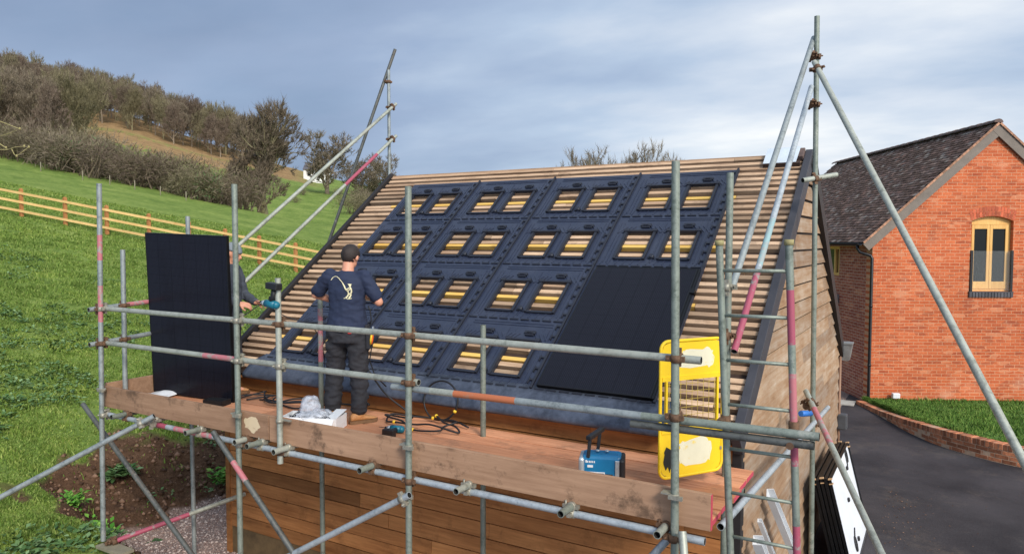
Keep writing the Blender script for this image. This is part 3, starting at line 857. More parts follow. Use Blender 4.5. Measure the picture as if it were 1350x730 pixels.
def bush_mesh(key, w, h, seed, n, mats, tw=.02):
    rnd = random.Random(seed); V = []; Fc = []; MI = []
    def blade(o, q, e, s, mi):
        sd = q.cross(Vector((rnd.gauss(0, 1), rnd.gauss(0, 1), rnd.gauss(0, 1)))).normalized() * s; k = len(V)
        m = o + q * e * .5 + Vector((rnd.gauss(0, .06), rnd.gauss(0, .06), rnd.gauss(0, .06))) * e
        t = m + (q + Vector((rnd.gauss(0, .3), rnd.gauss(0, .3), .1))).normalized() * e * .5
        V.extend([o - sd, o + sd, m + sd * .7, m - sd * .7, t]); Fc.extend([(k, k + 1, k + 2), (k, k + 2, k + 3), (k + 3, k + 2, k + 4)]); MI.extend([mi] * 3)
    lob = [(rnd.gauss(0, w * .22), rnd.gauss(0, w * .22), rnd.uniform(.35, .62) * h, rnd.uniform(.3, .46)) for _ in range(7)]
    for i in range(26):
        a = rnd.uniform(0, 2 * PI)
        blade(Vector((rnd.gauss(0, w * .12), rnd.gauss(0, w * .12), -.1)), Vector((math.cos(a) * .4, math.sin(a) * .4, 1)).normalized(), h * rnd.uniform(.6, .95), tw * 2, 0)
    for i in range(n):
        cx, cy, cz, r = rnd.choice(lob)
        d = Vector((rnd.gauss(0, 1), rnd.gauss(0, 1), rnd.gauss(0, .8))).normalized(); rr = rnd.random() ** .45
        o = Vector((cx, cy, cz)) + Vector((d.x * r * w * rr, d.y * r * w * rr, d.z * r * h * rr * 1.1))
        if o.z < 0.05: o.z = rnd.uniform(.05, .4)
        q = (d + Vector((rnd.gauss(0, .6), rnd.gauss(0, .6), rnd.gauss(.3, .5)))).normalized()
        blade(o, q, rnd.uniform(.25, .6) * h * .3, tw * rnd.uniform(.5, 1.1), 1 if rnd.random() < .8 else 2)
    me = bpy.data.meshes.new(key); me.from_pydata([tuple(v) for v in V], [], Fc)
    for mm in mats: me.materials.append(mm)
    me.polygons.foreach_set('material_index', MI); me.update(); TREES[key] = me

def put(name, key, loc, scale, rz, label, cat, group=None):
    d = TREES[key]
    if isinstance(d, tuple):
        root = thing(name, label, cat, loc, group); root.rotation_euler = (0, 0, rz); root.scale = (scale,) * 3 if not isinstance(scale, tuple) else scale
        for p in d:
            c = p.copy() if p.parent else p
            if c is not p: COL.objects.link(c)
            c.parent = root
        return root
    o = bpy.data.objects.new(name, d); COL.objects.link(o); o.location = loc; o.rotation_euler = (0, 0, rz)
    o.scale = (scale,) * 3 if not isinstance(scale, tuple) else scale
    return tag(o, label, cat, group)

def build_trees():
    Bk, Bg = M['bark'], M['bark_green']
    tree_mesh('oak', one=False, h=14.2, spread=.85, seed=5, levels=6, twig_n=8, trunk=.42, split=.13, barkm=Bg, twigm=M['twigs_dark'], upright=.6, tw=.020, crown=.335, tl=.7)
    tree_mesh('ash', one=False, h=12, spread=.8, seed=9, levels=6, twig_n=5, trunk=.3, split=.2, barkm=Bk, twigm=M['twigs'], upright=.8, tw=.034, crown=.42, tl=.65)
    tree_mesh('round', one=False, h=15, spread=.85, seed=14, levels=6, twig_n=8, trunk=.36, split=.2, barkm=Bk, twigm=M['twigs'], upright=.6, tw=.024, crown=.30, tl=.6)
    cols = [M['twigs'], M['twigs_olive'], M['twigs_red'], M['twigs_dark'], M['twigs'], M['twigs_olive']]
    for i in range(6):
        tree_mesh('wood%d' % i, h=12.5, spread=.55 + .05 * i, seed=30 + i, levels=6, twig_n=4, trunk=.2, split=.22, barkm=Bg if i % 2 else Bk, twigm=cols[i], upright=.8, tw=.034, tl=.62, crown=.25 + .02 * (i % 3), lift=.24)
    for i in range(5):
        bush_mesh('bush%d' % i, 3.0, 3.0, 60 + i, 1700, [M['twigs_dark'], [M['twigs'], M['twigs_red'], M['twigs_dark'], M['twigs_olive'], M['twigs_red']][i], M['twigs_olive']], .018)
    bush_mesh('olive', 2.6, 3.0, 80, 2200, [M['twigs_dark'], M['twigs_olive'], M['weed_leaf']], .03)
    bush_mesh('green', 3.4, 5.0, 81, 3200, [M['twigs_dark'], M['evergreen'], M['evergreen']], .05)
    # lone trees
    put('oak_tree', 'oak', far(-.3420, 73), .80, .4, 'big spreading bare oak behind the hedge, left of the leaning roof tubes', 'tree')
    put('ash_tree', 'ash', far(-.253, 150), (1.05, 1.05, .98), 1.2, 'rounded bare tree rising between the two roof edge tubes', 'tree')
    put('ash_tree', 'ash', far(-.205, 160), (.9, .9, .62), 2.6, 'low reddish bare tree beside the white cottage', 'tree')
    put('ash_tree', 'ash', far(-.176, 190), .85, 4.1, 'small open bare tree just left of the roof ridge', 'tree')
    put('evergreen_tree', 'green', far(-.190, 170), (.9, .9, .95), 0, 'small dark evergreen beyond the left end of the roof', 'tree')
    put('round_tree', 'round', (*far(.113, 92)[:2], -2.3), (1.12, 1.12, .95), .3, 'dome shaped bare tree showing over the middle of the roof ridge', 'tree')
    put('round_tree', 'round', (*far(.183, 92)[:2], -2.3), (1.0, 1.0, .985), 2.1, 'open crowned bare tree over the ridge, right of the dome shaped one', 'tree')
    put('round_tree', 'round', (*far(.048, 120)[:2], -2.8), (.5, .5, .96), 4.0, 'faint small tree top over the ridge, left of the dome shaped one', 'tree')
    put('round_tree', 'round', (*far(-.086, 150)[:2], -3.0), (.55, .55, 1.06), 5.0, 'small greenish tree top over the left part of the ridge', 'tree')
    put('round_tree', 'round', (*far(-.05, 150)[:2], -3.0), (.6, .6, 1.03), 5.9, 'lowest faint tree top over the ridge', 'tree')
    put('round_tree', 'round', (*far(.235, 110)[:2], -2.3), (.4, .4, .92), 1.0, 'thin tree top over the ridge beside the front right scaffold pole', 'tree')
    # the wood on the hill
    n = 0
    lab = 'bare winter tree of the wood on the hillside'
    spots = []
    tries = 0
    while len(spots) < 280 and tries < 20000:
        tries += 1
        u = random.uniform(-.86, -.325)
        if u < -.57: D = random.uniform(125, 268)
        else: D = random.uniform(188, 265)
        if u > -.36 and D < 205: continue
        if -.60 < u < -.36 and 140 < D < 192 : continue
        p = far(u, D)
        if any((p[0] - q[0]) ** 2 + (p[1] - q[1]) ** 2 < 15 for q in spots): continue
        spots.append(p)
    for p in spots:
        i = random.randrange(6); s = random.uniform(.78, 1.06)
        put('woodland_tree', 'wood%d' % i, p, (s * 1.05, s * 1.05, s), random.uniform(0, 6.28), lab, 'tree', 'bare trees of the hillside wood')
    # hedge along the top of the pasture and the scrub behind it
    lab = 'bare hedgerow bush along the top edge of the pasture'
    k = 0
    for j, D0 in enumerate((62, 66, 71)):
        u = -.80
        while u < (-.385 if j else -.34):
            D = D0 + random.uniform(-1.5, 1.5)
            s = random.uniform(.9, 1.35) * (1.1 if j else .95)
            p = far(u, D)
            key = 'bush%d' % random.randrange(5) if random.random() > .12 else 'olive'
            put('hedge_bush', key, p, (s * 1.15, s * 1.15, s), random.uniform(0, 6.28), lab, 'bush', 'bushes of the hedge above the pasture')
            u += random.uniform(.021, .032) * (1.25 if j else 1)
    for _ in range(36):
        u = random.uniform(-.82, -.55); D = random.uniform(84, 128); s = random.uniform(1.0, 1.6)
        put('scrub_bush', 'bush%d' % random.randrange(5), far(u, D), (s, s, s), random.uniform(0, 6.28), 'brown scrub bush between the hedge and the wood', 'bush', 'scrub below the hillside wood')
    for _ in range(26):
        u = random.uniform(-.40, -.16); D = random.uniform(112, 150); s = random.uniform(.6, 1.0) * (1.25 if u > -.23 else .75)
        if abs(u + .34) < .03 or (-.28 < u < -.235 and D < 135): continue
        put('field_bush', 'bush%d' % random.randrange(5), far(u, D), (s * 1.2, s * 1.2, s * .9), random.uniform(0, 6.28), 'dark bush in the field hedges beyond the big oak', 'bush', 'bushes of the far field hedges')
    # woody twig reaching in from the left
    m = MB()
    for pts, r in (([(-6.30, 2.74, 2.74), (-6.162, 2.81, 2.691), (-6.03, 2.883, 2.634), (-6.10, 2.84, 2.6), (-6.22, 2.77, 2.555)], .0055),
                   ([(-6.32, 2.74, 2.62), (-6.20, 2.78, 2.55), (-6.117, 2.825, 2.491), (-6.10, 2.83, 2.478), (-6.23, 2.77, 2.478), (-6.34, 2.72, 2.485)], .007),
                   ([(-6.10, 2.83, 2.478), (-6.05, 2.86, 2.497), (-5.998, 2.895, 2.503)], .0045),
                   ([(-6.08, 2.846, 2.483), (-6.062, 2.855, 2.44), (-6.046, 2.863, 2.428), (-5.969, 2.913, 2.497)], .005)):
        m.path(pts, [.7 * r * (1 - .5 * i / (len(pts) - 1)) for i in range(len(pts))], 6)
    for c in ((-6.03, 2.883, 2.636), (-6.117, 2.825, 2.493), (-5.998, 2.895, 2.504), (-5.969, 2.913, 2.498), (-6.046, 2.863, 2.43)):
        m.ball(c, .008, .008, .011, 0, 7, 6)
    tag(m.build('bare_twig', M['moss_twig'], origin=(-6.3, 2.74, 2.6)), 'lichened bare twig with buds reaching in at the far left', 'twig')

# ------------------------------------------------------------------ fences and far house
def build_fences():
    P = [(-39.5, 12.4), (-37.4, 13.9), (-35.6, 15.05), (-33.85, 16.15), (-32.25, 17.1), (-30.73, 18.0), (-29.17, 18.9), (-27.68, 19.75), (-26.33, 20.52), (-25.06, 21.24), (-23.7, 22.0), (-22.4, 22.75), (-21.1, 23.4)]
    root = thing('post_and_rail_fence', 'new three rail timber fence curving across the pasture', 'fence', (*P[6], ground(*P[6])))
    pts = [Vector((x, y, near_ground(x, y))) for x, y in P]
    for q in pts:
        m = MB(); m.obox(q + Vector((0, 0, .48)), (.062, 0, 0), (0, .062, 0), (0, 0, .72))
        m.prism([(-.062, -.062), (.062, -.062), (.062, .062), (-.062, .062)], lambda a, b: q + Vector((a, b, 1.2)), lambda a, b: q + Vector((a * .35, b * .35, 1.245)))
        m.build('post', M['fence_post'], root)
    for k, hz in enumerate((.28, .66, 1.04)):
        m = MB()
        for a, b in zip(pts[:-1], pts[1:]):
            d = (b - a).normalized(); s = d.cross(Vector((0, 0, 1))).normalized() * -0.0
            n = Vector((d.y, -d.x, 0)).normalized() * .085
            if n.dot(-FH) < 0: n = -n
            m.bar(a + n + Vector((0, 0, hz)), b + n + Vector((0, 0, hz)), .038, .1)
        m.build('rail', M['fence_rail'], root)
    for i, u in enumerate((-.645, -.588, -.551, -.517, -.482, -.447)):
        p = Vector(far(u, 57.5)); m = MB(); m.cyl(p - Vector((0, 0, .3)), p + Vector((0, 0, .72)), .04, .035, 7)
        o = m.build('fence_stake', M['old_post'], origin=p)
        tag(o, 'pale weathered stake standing along the foot of the hedge', 'fence post', 'stakes of the old fence along the hedge')
    c = Vector(far(-.2668, 215)); c2 = Vector(far(-.262, 215)); d = (c2 - c).normalized(); d.z = 0
    root = thing('cottage', 'tiny white cottage among the far trees', 'house', c)
    L = d * 3.4; Wd = Vector((-d.y, d.x, 0)) * 2.5
    m = MB(); m.obox(c + Vector((0, 0, 1.5)), L, Wd, (0, 0, 2.0)); m.build('wall', M['render_white'], root)
    m = MB(); z0 = Vector((0, 0, 3.5)); z1 = Vector((0, 0, 5.6))
    a = [c - L * 1.05 - Wd * 1.15 + z0, c + L * 1.05 - Wd * 1.15 + z0, c + L * 1.05 + Wd * 1.15 + z0, c - L * 1.05 + Wd * 1.15 + z0, c - L * 1.05 + z1, c + L * 1.05 + z1]
    m.add(a, [(0, 1, 5, 4), (3, 4, 5, 2), (0, 4, 3), (1, 2, 5), (0, 3, 2, 1)]); m.build('roof', M['slate'], root)
    for s in (-.5, .5):
        m = MB(); m.obox(c + L * s - Wd * 1.01 + Vector((0, 0, 2.2)), d * .5, Wd * .02, (0, 0, .55)); m.build('window', M['glass'], root)
# ------------------------------------------------------------------ the timber barn
RP = R(38.046); CRP, SRP = math.cos(RP), math.sin(RP)
RY, RZ = 9.257, 3.021                       # reference line of the roof plane (v = 0)
RIDGE_V, EAVE_V = 0.345, 4.50
BX0, BX1 = -7.50, -1.36                     # walls
BY0, BY1 = 5.875, 12.30
GROUND = YARD
def rp(X, v, n=0.0):
    """point on the front roof slope: X along the ridge, v down the slope, n off the surface"""
    return Vector((X, RY - v * CRP - n * SRP, RZ - v * SRP + n * CRP))
def rbox(m, x0, x1, v0, v1, n0, n1, mi=0):
    vs = [rp(x, v, n) for x in (x0, x1) for v in (v0, v1) for n in (n0, n1)]
    m.add(vs, [(0, 1, 3, 2), (4, 6, 7, 5), (0, 4, 5, 1), (2, 3, 7, 6), (0, 2, 6, 4), (1, 5, 7, 3)], mi)
RIDGE = rp(0, RIDGE_V)                      # y, z of the ridge
def mirror(p):
    return Vector((p.x, 2 * RIDGE.y - p.y, p.z))
def roof_z(y):
    return RIDGE.z - abs(y - RIDGE.y) * SRP / CRP

def build_barn():
    root = thing('timber_barn', 'timber clad barn with its roof stripped to battens for solar panels', 'barn', (-4.43, 9.0, GROUND))
    rnd = random.Random(3)
    # front wall: lapped boards, in lengths
    m = MB(); z = -1.72; sp = 0.158
    while z < 0.24:
        xs = [BX0]; x = BX0
        while x < BX1:
            x += rnd.uniform(1.6, 3.4); xs.append(min(x, BX1))
        for a, b in zip(xs[:-1], xs[1:]):
            if b - a < .02: continue
            z1 = min(z + sp - .013, .26); e = rnd.uniform(-.003, .003)
            vs = [(x_, y_, zz) for x_ in (a + .0015, b - .0015) for (y_, zz) in ((BY0 - .036 + e, z), (BY0 - .002, z), (BY0 - .002, z1), (BY0 - .028 + e, z1))]
            m.add(vs, [(0, 1, 2, 3), (7, 6, 5, 4), (0, 4, 5, 1), (1, 5, 6, 2), (2, 6, 7, 3), (3, 7, 4, 0)])
        z += sp
    m.build('front_wall', M['clad_front'], root)
    m = MB(); m.box(BX0, BX1, BY0 + .006, BY0 + .12, GROUND - .2, .25); m.build('wall_core', M['verge_black'], root)
    m = MB(); m.box(BX0 - .01, BX1, BY0 - .02, BY0 + .005, GROUND - .3, -1.725); m.build('plinth', plain('mossy dark plinth', (104, 84, 56), .9, 0, .4, 6), root)
    # gable walls
    for nm, gx, sg in (('gable_wall', BX1, 1), ('gable_wall', BX0, -1)):
        m = MB(); z = GROUND + .05; sp = .186
        while z < RIDGE.z - .12:
            z1 = z + sp - .024  # open gap bares the black core, standing in for shadow under each lap
            def lim(zz):
                w = (RIDGE.z - .10 - zz) * CRP / SRP
                return max(BY0 + .005, RIDGE.y - w), min(BY1 - .005, RIDGE.y + w)
            (a0, b0), (a1, b1) = lim(z), lim(min(z1, RIDGE.z - .11))
            cuts = [0.0]; t = 0
            while t < 1:
                t += rnd.uniform(.45, 1.1); cuts.append(min(t, 1.0))
            for t0, t1 in zip(cuts[:-1], cuts[1:]):
                if t1 - t0 < .01: continue
                jit = rnd.uniform(-.003, .003)
                ya, yb = a0 + (b0 - a0) * t0 + .001, a0 + (b0 - a0) * t1 - .001
                yc, yd = max(a1, min(b1, ya)), max(a1, min(b1, yb))
                if t0 == 0: yc = a1
                if t1 == 1: yd = b1
                zt = min(z1, RIDGE.z - .11)
                vs = [(gx + sg * (.046 + jit), ya, z), (gx + sg * .008, ya, z), (gx + sg * .004, yc, zt), (gx + sg * .022, yc, zt),
                      (gx + sg * (.046 + jit), yb, z), (gx + sg * .008, yb, z), (gx + sg * .004, yd, zt), (gx + sg * .022, yd, zt)]
                m.add(vs, [(0, 1, 2, 3), (7, 6, 5, 4), (0, 4, 5, 1), (1, 5, 6, 2), (2, 6, 7, 3), (3, 7, 4, 0)])
            z += sp
        m.build(nm, M['clad_gable'], root)
        m = MB(); pl = [(BY0 + .13, GROUND - .2), (BY1 - .13, GROUND - .2), (BY1 - .13, roof_z(BY1) - .14), (RIDGE.y, RIDGE.z - .16), (BY0 + .13, roof_z(BY0) - .14)]
        m.prism(pl, lambda y, zz: Vector((gx + sg * .002, y, zz)), lambda y, zz: Vector((gx - sg * .12, y, zz)))
        m.build('wall_core', M['verge_black'], root)
    m = MB(); m.box(BX0, BX1, BY1 - .12, BY1, GROUND - .2, roof_z(BY1) - .05); m.build('back_wall', M['clad_front'], root)
    m = MB(); m.box(BX1 - .03, BX1 + .042, BY0 - .05, BY0 + .055, GROUND, .16); m.build('corner_post', M['verge_black'], root)
    m = MB(); m.box(BX0 - .042, BX0 + .03, BY0 - .05, BY0 + .055, GROUND, .16); m.build('corner_post', M['clad_front'], root)
    # roof: underlay, rafters' line, battens
    m = MB(); rbox(m, BX0 + .02, BX1 + .01, RIDGE_V + .02, EAVE_V - .02, -.075, -.055)
    m.build('underlay', M['membrane'], root)
    m = MB()
    vs = [mirror(rp(x, v, n)) for x in (BX0 + .02, BX1 + .01) for v in (RIDGE_V + .02, EAVE_V + .15) for n in (-.075, -.005)]
    m.add(vs, [(0, 1, 3, 2), (4, 6, 7, 5), (0, 4, 5, 1), (2, 3, 7, 6), (0, 2, 6, 4), (1, 5, 7, 3)])
    m.build('back_slope', M['membrane'], root)
    m = MB(); v = RIDGE_V + .02
    YEL = [1.155, 2.055, 2.96, 3.86]
    while v < EAVE_V - .06:
        if not any(abs(v + .024 - (q + .024)) < .06 for q in YEL):
            xs = [BX0 + .03 + rnd.uniform(-.015, .015)]
            while xs[-1] < BX1 - .02:
                xs.append(min(xs[-1] + rnd.uniform(2.2, 4.2), BX1 - .02))
            for a, b in zip(xs[:-1], xs[1:]):
                j = rnd.uniform(-.004, .004); t = rnd.uniform(-.003, .003)
                rbox(m, a + .002, b - .002, v + j, v + j + .054, -.056, t - .002)
        v += .108
    m.build('battens', M['batten'], root, bevel=.004)
    for q, xe in zip(YEL, (-2.0, -2.02, -2.03, -1.86)):
        m = MB(); rbox(m, -6.98, xe, q + .002, q + .048, -.056, .001); m.build('yellow_batten', M['yellow_batten'], root)
        
        for xa, xb in ((BX0 + .03, -6.985), (xe + .005, BX1 - .02)):
            m = MB(); rbox(m, xa, xb, q, q + .054, -.056, 0); m.build('short_batten', M['batten'], root, bevel=.004)
    # ridge board and end caps
    m = MB(); m.box(BX0 + .02, BX1 - .02, RIDGE.y - .015, RIDGE.y + .03, RIDGE.z - .1, RIDGE.z + .0); m.build('ridge_board', M['batten'], root)
    m = MB(); rbox(m, -1.80, BX1 - .04, RIDGE_V + .22, RIDGE_V + .27, .003, .05); rbox(m, -1.62, BX1 - .04, RIDGE_V + .0, RIDGE_V + .03, .003, .06); m.build('ridge_fillet', M['membrane'], root)
    # verges
    for x0, x1, mt in ((BX1 - .012, BX1 + .062, 'verge'), (BX0 - .055, BX0 + .012, 'verge_black')):
        m = MB(); rbox(m, x0, x1, RIDGE_V - .03, EAVE_V + .02, -.15, .035); m.build('verge_board', M[mt], root, bevel=.004)
        m = MB(); vs = [mirror(rp(x, v_, n)) for x in (x0, x1 + .03) for v_ in (RIDGE_V + .02, EAVE_V + .25) for n in (-.15, .035)]
        m.add(vs, [(0, 1, 3, 2), (4, 6, 7, 5), (0, 4, 5, 1), (2, 3, 7, 6), (0, 2, 6, 4), (1, 5, 7, 3)])
        m.build('verge_board', M['verge_black'], root)
    m = MB(); rbox(m, BX1 - .10, BX1 - .014, RIDGE_V - .02, RIDGE_V + .16, .003, .07); m.build('ridge_end_tile', M['ridge_tile'], root, bevel=.01)
    # lead apron over the eaves, slightly dished, hanging over the edge
    m = MB(); x0, x1 = -7.03, -1.86; nx, nv = 60, 7; rows = []
    prof = [(4.20, .016), (4.30, .02), (4.40, .022), (4.48, .018), (4.52, .010), (4.545, -.008), (4.555, -.03)]
    for v_, n_ in prof:
        ring = []
        for i in range(nx + 1):
            x = x0 + (x1 - x0) * i / nx
            if v_ < 4.4:
                x = max(x, x0 + .12 * ((4.40 - v_) / .2) ** 2)
            wv = .006 * noise.noise(Vector((x * 2.3, v_ * 3, 0))) + (.012 * noise.noise(Vector((x * 1.1, 5, 0))) if v_ > 4.5 else 0)
            ring.append(rp(x, v_ + (wv if v_ > 4.5 else 0), n_ + wv))
        rows.append(ring)
    vs = [p for r_ in rows for p in r_]; n1 = nx + 1
    fs = [(j * n1 + i, j * n1 + i + 1, (j + 1) * n1 + i + 1, (j + 1) * n1 + i) for j in range(nv - 1) for i in range(nx)]
    m.add(vs, fs, 0, True); o = m.build('eaves_apron', M['lead'], root)
    sd = o.modifiers.new('thick', 'SOLIDIFY'); sd.thickness = .004
    m = MB(); m.box(BX0 - .02, BX1 + .03, BY0 - .10, BY0 - .03, .165, .185); m.build('soffit', M['clad_front'], root)
    # box at the back eaves corner with its thin pipe, and a lamp lower down
    hx, hy = BX1 + .10, BY1 + .12
    m = MB(); m.loft([[Vector((hx + sx * w, hy + sy * w, zz)) for sx, sy in ((-1, -1), (1, -1), (1, 1), (-1, 1))] for zz, w in ((-.06, .07), (.0, .085), (.18, .11), (.20, .12), (.22, .12))], 0, True, False)
    m.build('rainwater_hopper', plain('grey cast box', (124, 124, 122), .6), root)
    m = MB(); m.cyl((BX1 + .05, BY1 + .03, GROUND), (BX1 + .05, BY1 + .03, .02), .02, None, 8); m.build('pipe', plain('copper brown pipe', (142, 108, 86), .6), root)
    m = MB(); m.obox((BX1 + .10, BY1 + .05, -1.02), (.07, 0, 0), (0, .08, 0), (0, 0, .12)); m.build('meter_box', plain('dark grey box', (72, 74, 78), .6), root, bevel=.02)
    return root

# ------------------------------------------------------------------ mounting trays, panels
TC = [-6.875 + 1.205 * i for i in range(5)]
TR = [0.64, 1.54, 2.445, 3.345, 4.25]
def build_trays():
    W, H = 1.2045, .9030
    m = MB(); T = .010
    ops = [(.190, .505), (.685, 1.0)]; oy0, oy1 = -.775, -.315        # openings, y up the slope
    def bx(x0, x1, y0, y1, z0, z1, mi=0): m.box(x0, x1, y0, y1, z0, z1, mi)
    bx(0, ops[0][0], -H, 0, .004, T); bx(ops[0][1], ops[1][0], -H, 0, .004, T); bx(ops[1][1], W, -H, 0, .004, T)
    for a, b in ops:
        bx(a, b, oy1, 0, .004, T); bx(a, b, -H, oy0, .004, T)
    rz = T - .001
    for k in range(13):                                              # ribs of the lower drainage strip
        x = .07 + k * .088
        m.bar((x - .02, oy0 - .02, rz + .003), (x - .034, -H + .03, rz + .003), .012, .008, mi=0)
    for a, b in ops:
        for k in range(3):                                          # chevrons at the upper corners
            m.bar((a - .02 - .05 * k, oy1 + .00, rz + .004), (a + .07 - .05 * k, oy1 + .115, rz + .004), .013, .01)
            m.bar((b + .02 + .05 * k, oy1 + .00, rz + .004), (b - .07 + .05 * k, oy1 + .115, rz + .004), .013, .01)
    for y in (-.05, -.085):
        m.bar((.12, y, rz + .003), (W - .12, y, rz + .003), .012, .008)
    for x in (.06, .1, W - .10, W - .14, .60):                       # long ribs
        m.bar((x, -.12, rz + .003), (x, -H + .06, rz + .003), .011, .009)
    root = thing('mounting_tray', 'x', 'mounting tray', (0, 0, 0), 'black mounting trays laid on the roof battens')
    plate = m.build('plate', M['tray'], root, False, bevel=.003)
    parts = [plate]
    for a, b in ops:
        m = MB()
        for x0, x1, y0, y1 in ((a - .024, a + .004, oy0 - .02, oy1 + .02), (b - .004, b + .024, oy0 - .02, oy1 + .02)):
            m.box(x0, x1, y0, y1, T + .0005, T + .030)
        m.box(a + .004, b - .004, oy1 - .004, oy1 + .022, T + .0005, T + .034)
        m.box(a + .004, b - .004, oy0 - .022, oy0 + .004, T + .0005, T + .022)
        m.box(a - .035, a + .02, oy1 - .01, oy1 + .03, T + .0005, T + .040); m.box(b - .02, b + .035, oy1 - .01, oy1 + .03, T + .0005, T + .040)
        m.box(a + .004, b - .004, oy0 + .004, oy0 + .010, -.05, T + .02); m.box(a + .0045, a + .010, oy0 + .011, oy1 - .005, -.012, T + .02)
        parts.append(m.build('opening_rim', M['tray_dark'], root, False, bevel=.005))
        c = (a + b) / 2 + .03; m = MB()
        m.box(c - .062, c + .062, oy1 + .105, oy1 + .145, T + .0005, T + .026); m.box(c - .05, c + .05, oy1 + .085, oy1 + .104, T + .0005, T + .02)
        m.box(c - .03, c + .03, oy1 + .112, oy1 + .135, T + .0265, T + .034)
        parts.append(m.build('bracket', M['tray_dark'], root, False, bevel=.005))
    m = MB(); m.cyl((.597, oy0 + .03, T), (.597, oy0 + .03, T + .035), .032, .026, 12); m.box(.56, .634, oy0 + .0, oy0 + .012, T, T + .02); parts.append(m.build('knob', M['tray_dark'], root, False))
    m = MB()                                                        # upstand with clips along the side, lip along the foot
    m.box(W - .028, W - .004, -H - .0, -.0, T + .0005, T + .026)
    for k in range(6):
        y = -.07 - k * .145
        m.box(W - .075, W - .028, y - .012, y + .012, T + .0005, T + .016); m.box(W - .079, W - .07, y - .05, y + .02, T + .0005, T + .02)
    for k in range(9):
        x = .02 + k * .13
        m.box(x, x + .10, -H - .006, -H + .012, T + .0005, T + .012)
    parts.append(m.build('seam_lip', M['tray_dark'], root, False, bevel=.003))
    rows = ('top row', 'second row from the top', 'third row from the top', 'bottom row')
    cols = ('leftmost', 'second from the left', 'third from the left', 'rightmost')
    first = True
    for r_ in range(4):
        for c in range(4):
            under = c == 3 and r_ >= 2
            lab = '%s mounting tray in the %s%s' % (cols[c], rows[r_], ', under the fitted panel' if under else ', with two openings')
            if first: t = root; first = False
            else:
                t = root.copy(); COL.objects.link(t)
                for p in parts:
                    q = p.copy(); COL.objects.link(q); q.parent = t
            t['label'] = lab
            t.location = rp(TC[c], TR[r_], .001); t.rotation_euler = (RP, 0, 0)
    # fitted panel
    root = thing('solar_module', 'black solar panel already fixed over the trays at the lower right of the roof', 'solar panel', rp(TC[3] + .045, 2.50, .055), None, (RP, 0, 0))
    panel_parts(root, 1.115, 1.725, False)
    m = MB()
    for y in (-.35, -1.35):
        m.box(1.119, 1.165, y - .03, y + .03, -.04, .010)
    m.box(1.118, 1.140, -1.725, 0, -.045, -.004)
    m.build('clamp_rail', M['panel_frame'], root, False)
    # pale sheet on the ridge
    m = MB(); vs = []
    sh = [rp(-1.79, RIDGE_V - .02, .075), rp(-1.42, RIDGE_V - .02, .085), rp(-1.44, RIDGE_V + .26, .056), rp(-1.80, RIDGE_V + .26, .052)]
    nn = Vector((0, -SRP, CRP)) * .004
    m.add(sh + [p + nn for p in sh], [(0, 1, 2, 3), (7, 6, 5, 4), (0, 4, 5, 1), (1, 5, 6, 2), (2, 6, 7, 3), (3, 7, 4, 0)])
    tag(m.build('metal_sheet', M['white_sheet'], origin=rp(-1.6, RIDGE_V)), 'pale metal sheet lying over the right end of the roof ridge', 'sheet')

def panel_parts(root, w, h, back=False):
    """a framed panel in local x (0..w), y (0..-h), front towards +z, 35 mm deep"""
    m = MB(); f = .014
    m.box(0, w, -f, 0, -.035, .0); m.box(0, w, -h, -h + f, -.035, 0); m.box(0, f, -h + f, -f, -.035, 0); m.box(w - f, w, -h + f, -f, -.035, 0)
    m.build('frame', M['panel_frame'], root, False, bevel=.0015)
    m = MB(); m.box(f, w - f, -h + f, -f, -.006, -.002); m.build('cells', M['cells'], root, False)
    if back is not None:
        m = MB(); m.box(f, w - f, -h + f, -f, -.012, -.008); m.build('backsheet', M['backsheet'] if back else M['panel_frame'], root, False)

